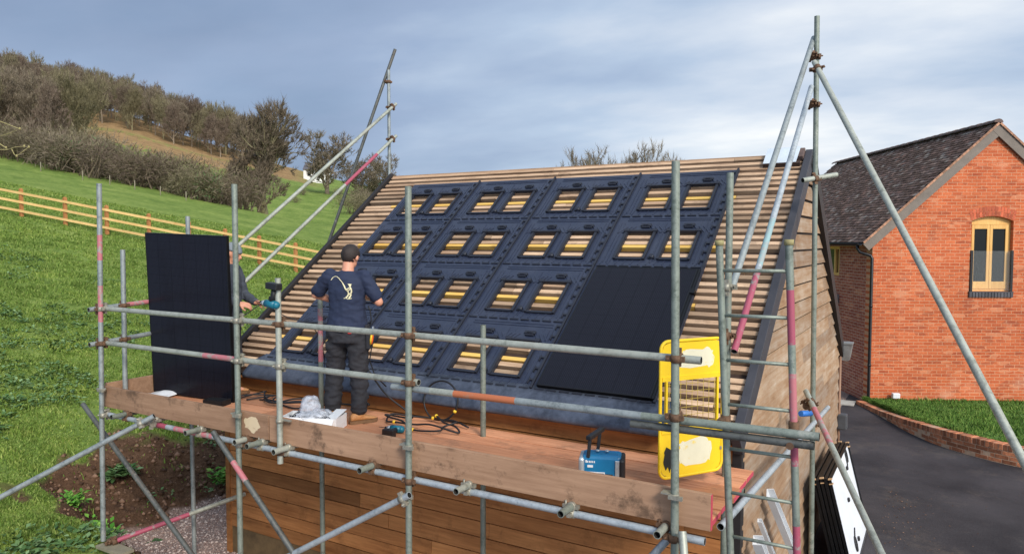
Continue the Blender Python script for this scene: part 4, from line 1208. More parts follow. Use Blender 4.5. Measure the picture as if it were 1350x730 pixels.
# ------------------------------------------------------------------ brick house, lawn, drive
HC = Vector((-1.39, 19.07, -2.15)); HG = Vector((.876, .482, 0)); HL = Vector((-.482, .876, 0))
def build_house():
    rz = math.atan2(HG.y, HG.x)
    root = thing('brick_house', 'red brick converted barn with a tiled roof and one tall gable window', 'house', HC, None, (0, 0, rz))
    zb = -HC.z                                                       # world z -> local
    WID = 5.56; EV = 1.95 + zb; TAN = .916; AP = EV + 2.78 * TAN; LEN = 9.0; TH = .3
    wx0, wx1, wz0, wz1, wza = 2.275, 3.235, .63 + zb, 2.285 + zb, 2.392 + zb
    def top(x): return EV + min(x, WID - x) * TAN
    m = MB()
    def pz(poly): m.prism(poly, lambda a, b: Vector((a, 0, b)), lambda a, b: Vector((a, TH, b)))
    pz([(0, -.3), (wx0, -.3), (wx0, top(wx0)), (0, EV)])
    pz([(wx1, -.3), (WID, -.3), (WID, EV), (wx1, top(wx1))])
    pz([(wx0, -.3), (wx1, -.3), (wx1, wz0), (wx0, wz0)])
    n = 10; arc = []
    for i in range(n + 1):
        t = i / n; arc.append((wx0 + (wx1 - wx0) * t, wz1 + (wza - wz1) * (1 - (2 * t - 1) ** 2)))
    for (xa, za), (xb, zb_) in zip(arc[:-1], arc[1:]):
        if xa < 2.78 < xb - 1e-6:
            pz([(xa, za), (xb, zb_), (xb, top(xb)), (2.78, AP), (xa, top(xa))])
        else:
            pz([(xa, za), (xb, zb_), (xb, top(xb)), (xa, top(xa))])
    m.build('gable_wall', M['brick_gable'], root, False)
    m = MB()                                                         # brick arch, headers on end
    for i in range(15):
        t = (i + .5) / 15; x = wx0 - .03 + (wx1 - wx0 + .06) * t; z = wz1 + (wza - wz1) * (1 - (2 * t - 1) ** 2) + .005
        s = -(2 * t - 1) * .5; c = Vector((math.sin(-s) * -1 * 0 + s * -.35, 0, 1)).normalized(); sd = Vector((c.z, 0, -c.x))
        m.obox(Vector((x, .03, z + .06)) + c * .055 + Vector((0, 0, -.06)), sd * .0275, (0, .034, 0), c * .054)
        m.obox(Vector((x + .0, .03, z + .06)) + c * .168 + Vector((0, 0, -.06)), sd * .0275, (0, .034, 0), c * .054)
    m.build('window_arch', M['brick_unit'], root, False)
    m = MB()
    for (a0, a1, z0, z1) in ((TH, 1.85, -.3, EV), (2.75, LEN, -.3, EV), (1.85, 2.75, -.3, .90 + zb), (1.85, 2.75, 1.66 + zb, EV)):
        m.box(.002, TH, a0, a1, z0, z1)
    m.build('side_wall', M['brick_side'], root, False)
    m = MB(); m.box(WID - TH, WID - .002, TH, LEN, -.3, EV); m.box(TH, WID - TH, LEN - TH, LEN, -.3, EV); m.build('rear_walls', M['brick_side'], root, False)
    # tall gable window with juliet glass
    w = MB(); f = .055
    w.box(wx0, wx0 + f, .10, .17, wz0, wz1); w.box(wx1 - f, wx1, .10, .17, wz0, wz1); w.box(wx0 + f, wx1 - f, .10, .17, wz0, wz0 + f)
    hd = [(x, z - .004) for x, z in arc] ; zt = wz1 - .085
    w.prism([(wx0, zt)] + [(wx1, zt)] + hd[::-1], lambda a, b: Vector((a, .098, b)), lambda a, b: Vector((a, .172, b)))
    win = w.build('window', M['oak'], root, False, bevel=.004)
    mid = (wx0 + wx1) / 2
    for a, b in ((wx0 + f + .004, mid - .003), (mid + .003, wx1 - f - .004)):
        c = MB(); s = .062; z0, z1 = wz0 + f + .003, zt - .004
        c.box(a, a + s, .085, .14, z0, z1); c.box(b - s, b, .085, .14, z0, z1); c.box(a + s, b - s, .085, .14, z0, z0 + .17); c.box(a + s, b - s, .085, .14, z1 - .10, z1)
        c.build('casement', M['oak'], win, False, bevel=.004)
        g = MB(); g.box(a + s, b - s, .11, .118, z0 + .17, z1 - .10); g.build('pane', M['glass'], win, False)
    m = MB()
    for x in (wx0 - .012, wx1 - .045):
        m.box(x, x + .057, -.03, .03, wz0 - .02, 1.592 + zb)
    bal = m.build('balcony_guard', M['gutter_black'], root, False, bevel=.004)
    m = MB(); m.box(wx0 + .046, wx1 - .046, -.008, .004, wz0 + .02, 1.58 + zb); m.build('glass_panel', M['glass_clear'], bal, False)
    m = MB()
    for i in range(14):
        x = wx0 - .03 + i * (wx1 - wx0 + .06) / 14
        m.box(x + .005, x + .066, -.045, .10, wz0 - .135, wz0 - .02)
    m.box(wx0 - .035, wx1 + .035, -.05, .12, wz0 - .018, wz0 - .002)
    m.build('window_sill', M['brick_blue'], root, False, bevel=.004)
    # window in the side wall
    w = MB(); z0, z1 = .90 + zb, 1.66 + zb
    w.box(.01, .10, 1.85, 1.92, z0, z1); w.box(.01, .10, 2.10, 2.20, z0 + .07, z1 - .07); w.box(.03, .10, 2.68, 2.75, z0, z1); w.box(.03, .10, 1.92, 2.68, z0, z0 + .07); w.box(.03, .10, 1.92, 2.68, z1 - .07, z1)
    sw = w.build('window', M['oak'], root, False); g = MB(); g.box(.06, .068, 1.92, 2.68, z0 + .07, z1 - .07); g.build('pane', M['glass'], sw, False)
    m = MB(); m.box(-.10, -.002, 1.80, 2.08, .18 + zb, .42 + zb); m.build('meter_box', plain('grey meter box', (126, 124, 124), .6), root, False, bevel=.01)
    # roof: individual plain tiles on both slopes
    rnd = random.Random(8); sl = math.atan(TAN); cs, sn = math.cos(sl), math.sin(sl)
    m = MB(); g = .10; L = (2.78 + .26) / cs; nrow = int(L / g)
    for side in (0, 1):
        for r_ in range(nrow + 1):
            d0 = r_ * g; dz = .03
            nc = int((LEN + .1) / .165)
            for c in range(nc):
                y0 = -.09 + c * .165 + (.0825 if r_ % 2 else 0); y1 = y0 + .162
                if y0 > LEN: continue
                lift = rnd.uniform(0, .007); tw = rnd.uniform(-.004, .004)
                def P(d, y, up):
                    x = -.26 + d * cs - up * sn; z = EV - .26 * TAN + .06 + d * sn + up * cs
                    return Vector((x if side == 0 else WID - x, y, z))
                e = min(d0 + .145, L)
                vs = [P(d0, y0, .016 + lift + tw), P(d0, y1, .016 + lift - tw), P(e, y1, .004), P(e, y0, .004), P(d0, y0, .001 + lift + tw), P(d0, y1, .001 + lift - tw)]
                m.add(vs, [(0, 1, 2, 3), (0, 4, 5, 1)])
    m.build('roof', M['roof_tile'], root, False, fix=False)
    roofo = [c for c in root.children if c.name.startswith('roof')][0]
    m = MB()
    for side in (0, 1):
        def Q(d, up, y):
            x = -.26 + d * cs - up * sn; z = EV - .26 * TAN + .06 + d * sn + up * cs
            return Vector((x if side == 0 else WID - x, y, z))
        vs = [Q(d, u, y) for d in (.02, L) for u in (-.06, 0.0) for y in (-.06, LEN)]
        m.add(vs, [(0, 1, 3, 2), (4, 6, 7, 5), (0, 4, 5, 1), (2, 3, 7, 6), (0, 2, 6, 4), (1, 5, 7, 3)])
    m.build('roof_deck', M['verge_black'], roofo, False)
    m = MB()
    for k in range(28):
        y = -.06 + k * .33; ring0, ring1 = [], []
        for i in range(7):
            a = PI * i / 6; ring0.append(Vector((2.78 - .105 * math.cos(a), y, AP + .062 + .085 * math.sin(a)))); ring1.append(Vector((2.78 - .10 * math.cos(a), y + .34, AP + .052 + .08 * math.sin(a))))
        m.add(ring0 + ring1, [(i, i + 1, i + 8, i + 7) for i in range(6)] + [tuple(range(7))], 0, False)
    m.build('ridge_tiles', M['ridge_tile'], roofo, False)
    for side in (0, 1):
        m = MB(); m2 = MB()
        def Q(d, up, y):
            x = -.26 + d * cs - up * sn; z = EV - .26 * TAN + .06 + d * sn + up * cs
            return Vector((x if side == 0 else WID - x, y, z))
        e = L - .01 if side else L
        vs = [Q(d, u, y) for d in (-.02, e) for u in (-.235, -.015) for y in (-.075 - .004 * side, -.035)]
        m.add(vs, [(0, 1, 3, 2), (4, 6, 7, 5), (0, 4, 5, 1), (2, 3, 7, 6), (0, 2, 6, 4), (1, 5, 7, 3)])
        m.build('bargeboard', M['barge'], root, False)
        for k in range(nrow):
            d = k * g
            vs = [Q(d_, u, y) for d_ in (d, d + .094) for u in (-.03, .016) for y in (-.112, -.0905)]
            m2.add(vs, [(0, 1, 3, 2), (4, 6, 7, 5), (0, 4, 5, 1), (2, 3, 7, 6), (0, 2, 6, 4), (1, 5, 7, 3)])
        m2.build('verge_tiles', M['verge_mortar'], root, False)
    m = MB()
    for x, z in ((1.02, top(1.02) - .05), (1.98, top(1.98) - .04)):
        m.box(x - .08, x + .06, -.06, -.002, z - .13, z - .02)
    m.build('purlin_end', M['gutter_black'], root, False)
    # gutter and downpipe
    m = MB(); gx, gz = -.31, EV - .19
    ring = []
    for y in (-.05, LEN):
        ring.append([Vector((gx + .062 * math.cos(a), y, gz + .062 * math.sin(a))) for a in np.linspace(PI, 2 * PI, 9)] + [Vector((gx + .054 * math.cos(a), y, gz + .006 + .054 * math.sin(a))) for a in np.linspace(2 * PI, PI, 9)])
    m.loft(ring); m.box(-.24, .0, .02, LEN, gz - .03, gz - .005); gut = m.build('gutter', M['gutter_black'], root, False)
    m = MB(); m.path([(gx + .01, .12, gz - .05), (gx + .01, .12, gz - .14), (gx + .05, .07, gz - .22), (-.05, -.03, gz - .30), (-.03, -.055, gz - .36), (-.03, -.055, -.0 + .26), (.03, -.07, .17), (.16, -.12, .10)], .036, 10)
    for z in (1.0, 2.4): m.cyl((-.03, -.055, z), (-.03, -.055, z + .05), .043, None, 10)
    m.build('downpipe', M['gutter_black'], root, False)
    return root

KERB = [(-1.64, 18.86), (-1.42, 18.47), (-1.237, 18.125), (-.812, 17.26), (-.433, 16.495), (.093, 15.742), (.677, 15.254), (1.266, 14.949), (2.2, 14.62), (3.6, 14.3), (5.6, 14.1)]
def kerb_curve(n):
    P = [Vector((x, y, 0)) for x, y in KERB]; out = []
    for i in range(len(P) - 1):
        p0, p1, p2, p3 = P[max(i - 1, 0)], P[i], P[i + 1], P[min(i + 2, len(P) - 1)]
        for k in range(12):
            t = k / 12
            out.append(.5 * ((2 * p1) + (p2 - p0) * t + (2 * p0 - 5 * p1 + 4 * p2 - p3) * t * t + (3 * p1 - p0 - 3 * p2 + p3) * t ** 3))
    out.append(P[-1]); return out
def build_drive():
    m = MB(); z = YARD + .012
    nx, ny = 40, 60; V = []; Fc = []
    for j in range(ny + 1):
        for i in range(nx + 1):
            x = -1.9 + 16 * (i / nx) ** 1.3; y = 0.5 + 24 * j / ny
            V.append((x, y, z + .006 * noise.noise(Vector((x * .6, y * .6, 0)))))
    for j in range(ny):
        for i in range(nx): Fc.append((j * (nx + 1) + i, j * (nx + 1) + i + 1, (j + 1) * (nx + 1) + i + 1, (j + 1) * (nx + 1) + i))
    o = fast_mesh('driveway', np.array(V), Fc, 4, [M['asphalt']], smooth=True); tag(o, 'smooth dark tarmac drive between the barn and the brick house', 'driveway', kind='structure')
    GV, GF = [], []
    for _ in range(520):                                            # grit and bits dropped along the barn side of the drive
        if random.random() < .7: x = -.62 + abs(random.gauss(0, .35)); y = random.uniform(6.5, 12.5)
        else: x = random.uniform(-.9, 3.5); y = random.uniform(6, 17)
        r = random.uniform(.004, .013); a = random.uniform(0, 6.28); k = len(GV)
        for q in range(3): GV.append((x + r * math.cos(a + q * 2.1) * random.uniform(.6, 1.4), y + r * math.sin(a + q * 2.1) * random.uniform(.6, 1.4), z + .009 + r * .25 * (q == 0)))
        GV.append((x, y, z + .011 + r * .7)); GF += [(k, k + 1, k + 3), (k + 1, k + 2, k + 3), (k + 2, k, k + 3)]
    tag(fast_mesh('grit', np.array(GV), GF, 3, [M['clod']]), 'loose grit and crumbs on the tarmac beside the leaning panels', 'grit', kind='stuff')
    m = MB(); m.box(-2.6, -1.66, 18.55, 19.05, YARD - .1, YARD + .035); tag(m.build('path', M['concrete'], origin=(-2.1, 18.8, YARD)), 'pale concrete slab at the side of the brick house', 'path', kind='structure')
    C = kerb_curve(12)
    # resample by length
    L = [0]
    for a, b in zip(C[:-1], C[1:]): L.append(L[-1] + (b - a).length)
    def at(s):
        i = max(k for k in range(len(C) - 1) if L[k] <= s + 1e-9); t = (s - L[i]) / (L[i + 1] - L[i])
        return C[i].lerp(C[i + 1], t), (C[i + 1] - C[i]).normalized()
    tot = L[-1]
    def ktop(s): return YARD + .10 + .25 * sstep(s, 0.2, 4.2)
    rnd = random.Random(5); root = thing('kerb_wall', 'low curved brick retaining wall along the edge of the drive', 'wall', (.1, 15.8, YARD))
    m = MB(); s = 0
    while s < tot - .1:
        p, d = at(s + .036); n = Vector((d.y, -d.x, 0)); n = n
        zt = ktop(s); j = rnd.uniform(-.004, .004)
        m.obox(p + n * (-.10 + j) + Vector((0, 0, zt - .055 + j)), d * .0325, n * .105, (0, 0, .0525)); s += .074
    m.build('coping', M['brick_kerb'], root, bevel=.006)
    m = MB()
    for c in range(5):
        s = .11 * (c % 2)
        while s < tot - .3:
            p, d = at(s + .11); n = Vector((d.y, -d.x, 0)); n = n
            zt = ktop(s + .1) - .115 - c * .075
            if zt > YARD - .6:
                m.obox(p + n * (-.10 + rnd.uniform(-.003, .003)) + Vector((0, 0, zt - .034)), d * .107, n * .10, (0, 0, .0325))
            s += .225
    m.build('courses', M['brick_kerb'], root, bevel=.005)
    m = MB(); top_, bot_ = [], []
    for i in range(121):
        p, d = at(tot * i / 120.001); n = Vector((d.y, -d.x, 0)); n = n
        top_.append((p - n * .10, n, ktop(tot * i / 120)))
    vs = []
    for p, n, z in top_: vs += [p + n * .099 + Vector((0, 0, YARD - .1)), p + n * .099 + Vector((0, 0, z - .007)), p - n * .085 + Vector((0, 0, z - .007)), p - n * .085 + Vector((0, 0, YARD - .1))]
    m.add(vs, [(4 * i + a, 4 * i + (a + 1) % 4, 4 * i + 4 + (a + 1) % 4, 4 * i + 4 + a) for i in range(120) for a in range(4)]); m.build('mortar', M['mortar'], root)
    # lawn between the kerb and the gable
    V = []; Fc = []; G = []; ns = 90; nt = 24; base = Vector((HC.x, HC.y, 0))
    for i in range(ns + 1):
        s = tot * i / (ns + .001); p, d = at(s); n = Vector((d.y, -d.x, 0)); n = n
        a = p - n * .17; q = base + HG * max(-.05, (a - base).dot(HG)) - HL * .0
        q = q if (q - a).dot(HL) > .02 else a + HL * .02
        for j in range(nt + 1):
            t = j / nt; w = a.lerp(q, t); zz = (ktop(s) - .035) * (1 - t) + (-1.965) * t + .03 * math.sin(PI * t) + .02 * noise.noise(Vector((w.x * 2, w.y * 2, 0)))
            V.append((w.x, w.y, zz))
    for i in range(ns):
        for j in range(nt): Fc.append((i * (nt + 1) + j, (i + 1) * (nt + 1) + j, (i + 1) * (nt + 1) + j + 1, i * (nt + 1) + j + 1))
    V = np.array(V)
    o = fast_mesh('lawn', V, Fc, 4, [M['lawn_soil']], smooth=True); tag(o, 'raised green lawn strip under the brick gable', 'lawn', kind='structure')
    pts = []
    for _ in range(42000):
        f_ = Fc[random.randrange(len(Fc))]; a, b = random.random(), random.random()
        p = (V[f_[0]] * (1 - a) + V[f_[1]] * a) * (1 - b) + (V[f_[3]] * (1 - a) + V[f_[2]] * a) * b
        pts.append(p)
    blades('lawn_grass', np.array(pts), .055, .008, M['lawn_blade'], 'uneven green grass of the raised lawn', 'grass', .5)
    m = MB(); c = HC + HG * .566 - HL * .14
    root = thing('garden_light', 'small white boxy floodlight on a stake in front of the brick gable', 'light', (c.x, c.y, -1.98))
    m.cyl((c.x, c.y, -2.0), (c.x, c.y, -1.88), .012, None, 8); m.build('stake', M['gutter_black'], root)
    m = MB(); m.obox((c.x, c.y, -1.83), HG * .085, HL * .05, (0, 0, .062)); m.build('lamp_box', M['white_plastic'], root, bevel=.015)

# ------------------------------------------------------------------ scaffold
TUBE_R = .0256
def tube(parent, name, p0, p1, mats='tube_green', bands=(), label=None, r=TUBE_R, n=16):
    """open scaffold tube; bands = [(t0, t1, material)] painted lengths"""
    p0 = Vector(p0); p1 = Vector(p1); names = [mats] + [b[2] for b in bands] + ['tube_inside']
    cuts = sorted({0.0, 1.0, *[b[0] for b in bands], *[b[1] for b in bands]})
    m = MB()
    for a, b in zip(cuts[:-1], cuts[1:]):
        mi = 0
        for k, bd in enumerate(bands):
            if bd[0] - 1e-6 <= a and b <= bd[1] + 1e-6: mi = k + 1
        m.cyl(p0.lerp(p1, a), p0.lerp(p1, b), r, r, n, mi, cap=False)
    d, s, u = m.frame(p1 - p0); li = len(names) - 1; ri = r * .84
    for p, dd in ((p0, d), (p1, -d)):
        vs = []
        for rr, q in ((r, p), (ri, p), (ri, p + dd * .05)):
            vs += [q + s * rr * math.cos(2 * PI * k / n) + u * rr * math.sin(2 * PI * k / n) for k in range(n)]
        m.add(vs, [(k, (k + 1) % n, n + (k + 1) % n, n + k) for k in range(n)], 0)
        m.add(vs, [(n + k, n + (k + 1) % n, 2 * n + (k + 1) % n, 2 * n + k) for k in range(n)] + [tuple(range(2 * n, 3 * n))], li)
    o = m.build(name, [M[q] for q in names], parent)
    if label: o['label'] = label
    return o

def coupler(parent, p, a, b, off, mat=None):
    """clamp holding tube direction a at p and tube direction b at p+off"""
    p = Vector(p); a = Vector(a).normalized(); b = Vector(b).normalized(); off = Vector(off); rnd = random
    m = MB(); q = p + off; o = off.normalized() if off.length > 1e-4 else a.cross(b).normalized()
    sa = a.cross(o).normalized(); sb = b.cross(o).normalized()
    m.cyl(p - a * .024, p + a * .024, .0325, None, 12); m.cyl(q - b * .024, q + b * .024, .0325, None, 12)
    m.obox(p + off / 2, a * .026, sa * .02, o * .012)
    for c, d, s, sg in ((p, a, sa, 1), (q, b, sb, -1)):
        w = c + s * .046
        m.obox(w, d * .018, s * .018, o * .012)
        m.cyl(w - o * .035 * sg, w + o * .04 * sg, .0075, None, 6); m.cyl(w + o * .024 * sg, w + o * .04 * sg, .014, None, 6)
        m.obox(c - s * .040, d * .016, s * .014, o * .014)
    return m.build('coupler', M[mat or random.choice(['rust', 'rust', 'clamp'])], parent)

YF = 4.394; YR = 4.444; YI = 5.45; Z_UP, Z_LOW, Z_LED, Z_TR = 1.066, .698, -.072, -.022
def build_scaffold():
    root = thing('scaffold', 'galvanised tube scaffold with rails and roof edge guards around the barn', 'scaffold', (-4.5, YF, -1.5))
    X, Y, Z = Vector((1, 0, 0)), Vector((0, 1, 0)), Vector((0, 0, 1))
    T = lambda *a, **k: tube(root, *a, **k)
    front = []
    fx = [(-7.66, 2.386, -1.45, 'tube_grey', [(.62, .72, 'pale_pink'), (.79, .86, 'pale_pink')]), (-5.50, 2.30, GROUND, 'tube_green', []),
          (-3.52, 2.21, GROUND, 'tube_green', []), (-1.405, 2.29, GROUND, 'tube_green', [])]
    lean = [-.06, 0, -.01, .03]
    for (x, zt, zb, mt, bd), dx in zip(fx, lean):
        front.append(T('standard', (x + dx, YF, zb), (x - dx * .6, YF, zt), mt, bd))
    mid = T('standard', (-4.955, YF, -.16), (-4.955, YF, 1.47), 'tube_pale', [], 'short weathered standard with a cordless tool standing on top')
    inner = []
    for x, zt, zb, mt, bd in ((-7.655, 2.076, GROUND, 'tube_grey', []), (-5.522, 1.19, GROUND, 'tube_green', [(.80, .97, 'pale_pink')]), (-3.515, 1.046, GROUND, 'tube_green', []), (-1.352, 2.30, GROUND, 'tube_green', [])):
        inner.append(T('standard', (x, YI, zb), (x, YI, zt), mt, bd))
    side = T('standard', (-7.69, 4.66, -.12), (-7.67, 4.66, 1.69), 'tube_grey', [], 'short standard of the left end behind the corner')
    # guard rails and ledger
    up = T('guard_rail', (-7.76, YR, Z_UP + .0), (-1.26, YR, Z_UP - .005), 'tube_pale')
    l1 = T('guard_rail', (-7.75, YR, Z_LOW), (-3.46, YR, Z_LOW + .002), 'tube_pale', [(.40, .52, 'pale_pink')])
    l2 = T('guard_rail', (-3.72, YR - .004, Z_LOW - .055), (-.572, YR, Z_LOW - .018), 'tube_grey', [(.12, .19, 'tube_pale'), (.19, .36, 'orange'), (.66, 1.0, 'tube_green')], 'lower rail with an orange painted length')
    l3 = T('guard_rail', (-1.72, YR + .012, Z_LOW - .092), (-.60, YR + .01, Z_LOW - .076), 'tube_dark', [], 'dull tube doubling the lower rail at the right end')
    led = T('ledger', (-7.74, YR, Z_LED), (-1.22, YR, Z_LED), 'tube_blue', [(.10, .17, 'pink'), (.19, .28, 'pale_pink')], 'pale ledger below the toe board with faded pink bands')
    T('ledger', (-7.74, YI + .05, Z_LED), (-1.22, YI + .05, Z_LED), 'tube_green')
    for s, mt in zip(front, ('tube',) * 4):
        x = Vector(s.data.vertices[0].co).x + root.location.x
    xs = [-7.66, -5.50, -3.52, -1.405]
    for s, x in zip(front, xs):
        coupler(s, (x, YF, Z_UP), Z, X, (0, YR - YF, 0)); coupler(s, (x, YF, Z_LOW), Z, X, (0, YR - YF, 0)); coupler(s, (x, YF, Z_LED), Z, X, (0, YR - YF, 0))
        m = MB(); m.cyl((x, YF, .185), (x, YF, .215), .034, None, 12); m.obox((x + .02, YF - .035, .2), (.045, 0, 0), (0, .012, 0), (0, 0, .012)); m.obox((x - .05, YF + .01, .21), (.03, 0, 0), (0, .03, 0), (0, 0, .006)); m.build('toe_board_clip', M['clamp'], s)
    for z in (Z_UP, Z_LOW, Z_LED + .01): coupler(mid, (-4.955, YF, z), Z, X, (0, YR - YF, 0))
    m = MB(); m.cyl((-4.955, YF, .20), (-4.955, YF, .23), .034, None, 12); m.obox((-4.90, YF + .02, .225), (.06, 0, 0), (0, .012, 0), (0, 0, .006)); m.build('toe_board_clip', M['clamp'], mid)
    coupler(inner[3], (-1.352, YI, 1.10), Z, X, (0, -.05, 0)); coupler(inner[3], (-1.352, YI, 1.46), Z, X, (0, -.05, 0))
    # transoms poking out under the boards
    for i, x in enumerate((-7.30, -6.80, -6.10, -5.44, -5.24, -4.96 + .06, -3.92, -2.99, -2.14, -1.47)):
        e = 4.27 if i not in (3,) else 4.30
        t = T('transom', (x, e, Z_TR), (x, 5.80 if x < -1.6 else 5.7, Z_TR), 'tube_pale' if i % 2 else 'tube_green')
        coupler(t, (x + .0, YR, Z_TR), Y, X, (0, 0, Z_LED - Z_TR), 'clamp' if i % 3 else 'rust')
    # left end rails
    e1 = T('end_rail', (-7.715, 4.30, 1.06), (-7.70, 5.62, 1.14), 'tube_grey', [(.28, .9, 'pale_pink')], 'end rail with a long faded pink stretch'); e2 = T('end_rail', (-7.715, 4.30, .69), (-7.70, 5.62, .78), 'tube_grey')
    for e, z0 in ((e1, 1.06), (e2, .69)):
        coupler(e, (-7.714, YF, z0 + .006), Y, Z, (.05, 0, 0), 'rust'); coupler(e, (-7.712, 4.66, z0 + .022), Y, Z, (.035, 0, 0), 'rust')
    # braces below the boards
    T('brace', (-5.78, 4.335, .02), (-4.55, 4.335, -1.06), 'tube_dark', [(.22, .36, 'pale_pink')], 'dull brace sloping down to the right from the second standard')
    b = T('brace', (-3.47, 4.335, -.155), (-5.10, 4.335, -1.11), 'tube_blue', [], 'pale brace rising to the third standard'); coupler(b, (-3.54, 4.335, -.195), (-1.63, 0, -.95), Z, (0, .055, 0), 'clamp')
    b = T('brace', (-1.33, 4.33, .01), (-1.16, 4.05, -.75), 'tube_pale', [], 'short tube end leaning out at the front right corner')
    b = T('brace', (-1.46, 4.47, -.11), (-1.95, 4.47, -.75), 'tube_blue', [], 'brace running down left from the front right corner')
    b = T('brace', (-6.62, 4.30, .07), (-8.98, 2.34, -1.54), 'tube_grey', [], 'long brace sloping down to the grass on the left'); coupler(b, (-6.72, 4.22, .0), (2.36, 1.96, 1.6), X, (0, .12, -.03), 'clamp')
    b = T('brace', (-8.24, 4.50, -.04), (-6.15, 4.50, -1.48), 'tube_dark', [], 'dark brace crossing behind the left corner standard')
    b = T('brace', (-7.60, 4.42, -1.45), (-7.16, 5.80, -1.26), 'tube_pale', [(.03, .55, 'pink')], 'low pink painted tube at the foot of the left end')
    coupler(b, (-7.59, 4.44, -1.45), (.44, 1.38, .19), Z, (-.05, -.02, 0), 'rust')
    # roof edge guard, left
    pole = T('ridge_post', (-7.80, 9.28, -1.9), (-7.815, 9.28, 4.56), 'tube_grey', [], 'tall post at the left end of the ridge')
    r1 = T('raking_rail', (-7.72, 5.32, 1.075), (-7.73, 9.36, 4.02), 'tube_pale', [], 'upper raking rail along the left roof edge'); r2 = T('raking_rail', (-7.72, 5.36, .565), (-7.73, 9.36, 3.505), 'tube_pale', [(.70, .88, 'pink')], 'lower raking rail with a pink length near its top')
    for r_, z in ((r1, 3.955), (r2, 3.44)): coupler(r_, (-7.73, 9.28, z), (0, 4.04, 2.94), Z, (-.08, 0, 0), 'rust')
    b = T('brace', (-7.74, 9.36, 4.90), (-9.55, 8.2, -1.2), 'tube_dark', [], 'dark raking brace behind the left end of the ridge'); coupler(pole, (-7.81, 9.28, 4.37), Z, (1.81, 1.16, 6.1), (-.05, .02, 0), 'rust')
    # roof edge guard, right
    tall = T('ridge_post', (-1.075, 8.0, GROUND), (-1.125, 7.86, 4.03), 'tube_green', [(.0, .0001, 'tube_green')], 'tallest post at the right end of the ridge')
    a = T('raking_rail', (-1.335, 5.50, 1.46), (-1.16, 7.93, 3.84), 'tube_grey', [], 'upper raking rail along the right roof edge'); c = T('raking_rail', (-1.29, 5.40, .99), (-1.16, 7.85, 3.34), 'tube_blue', [(.0, .24, 'pink'), (.26, .42, 'cyan')], 'lower raking rail of the right roof edge with a pink foot')
    coupler(tall, (-1.113, 7.86, 3.63), Z, (.14, 2.5, 2.45), (-.05, -.03, 0), 'rust'); coupler(tall, (-1.11, 7.86, 3.16), Z, (.14, 2.5, 2.45), (-.05, -.03, 0), 'rust')
    b = T('brace', (-1.10, 7.58, 3.52), (.73, 4.62, -.02), 'tube_pale', [], 'long brace running down to the right from the tallest post'); coupler(b, (-1.06, 7.515, 3.445), (1.83, -2.96, -3.54), Z, (-.02, .06, 0), 'rust')
    b = T('brace', (-1.075, 7.35, .37), (.05, 4.70, -.66), 'tube_pale', [(.10, .28, 'pale_pink')], 'short brace with pink bands across the barn gable'); coupler(b, (-1.0, 7.2, .305), (1.1, -2.65, -1.03), Y, (-.05, .03, -.05), 'rust')
    b = T('end_ledger', (-1.19, 4.70, -.06), (-1.045, 8.75, -.06), 'tube_blue', [], 'bluish tube running back along the barn gable at board level'); coupler(b, (-1.07, 8.02, -.06), Y, Z, (.0, .0, .0), 'rust')
    m = MB(); m.cyl((-1.10, 7.86, .05), (-1.17, 7.70, .07), .03, None, 10); m.build('blue_cap', plain('blue plastic cap', (42, 110, 190), .5), b)
    b = T('reveal_tube', (-1.20, 7.70, 2.40), (-.93, 8.02, 2.47), 'tube_pale', [], 'short tube tying the tallest post to the ridge'); coupler(b, (-1.10, 7.82, 2.42), (.27, .32, .07), Z, (0, .03, 0), 'rust')
    # timber pad under the left corner
    m = MB(); m.obox((-7.52, 4.40, -1.495), (.22, .0, 0), (0, .08, 0), (0, 0, .015)); tag(m.build('sole_board', M['old_post'], origin=(-7.45, 4.36, -1.49)), 'timber pad under the foot of the left corner standard', 'board')

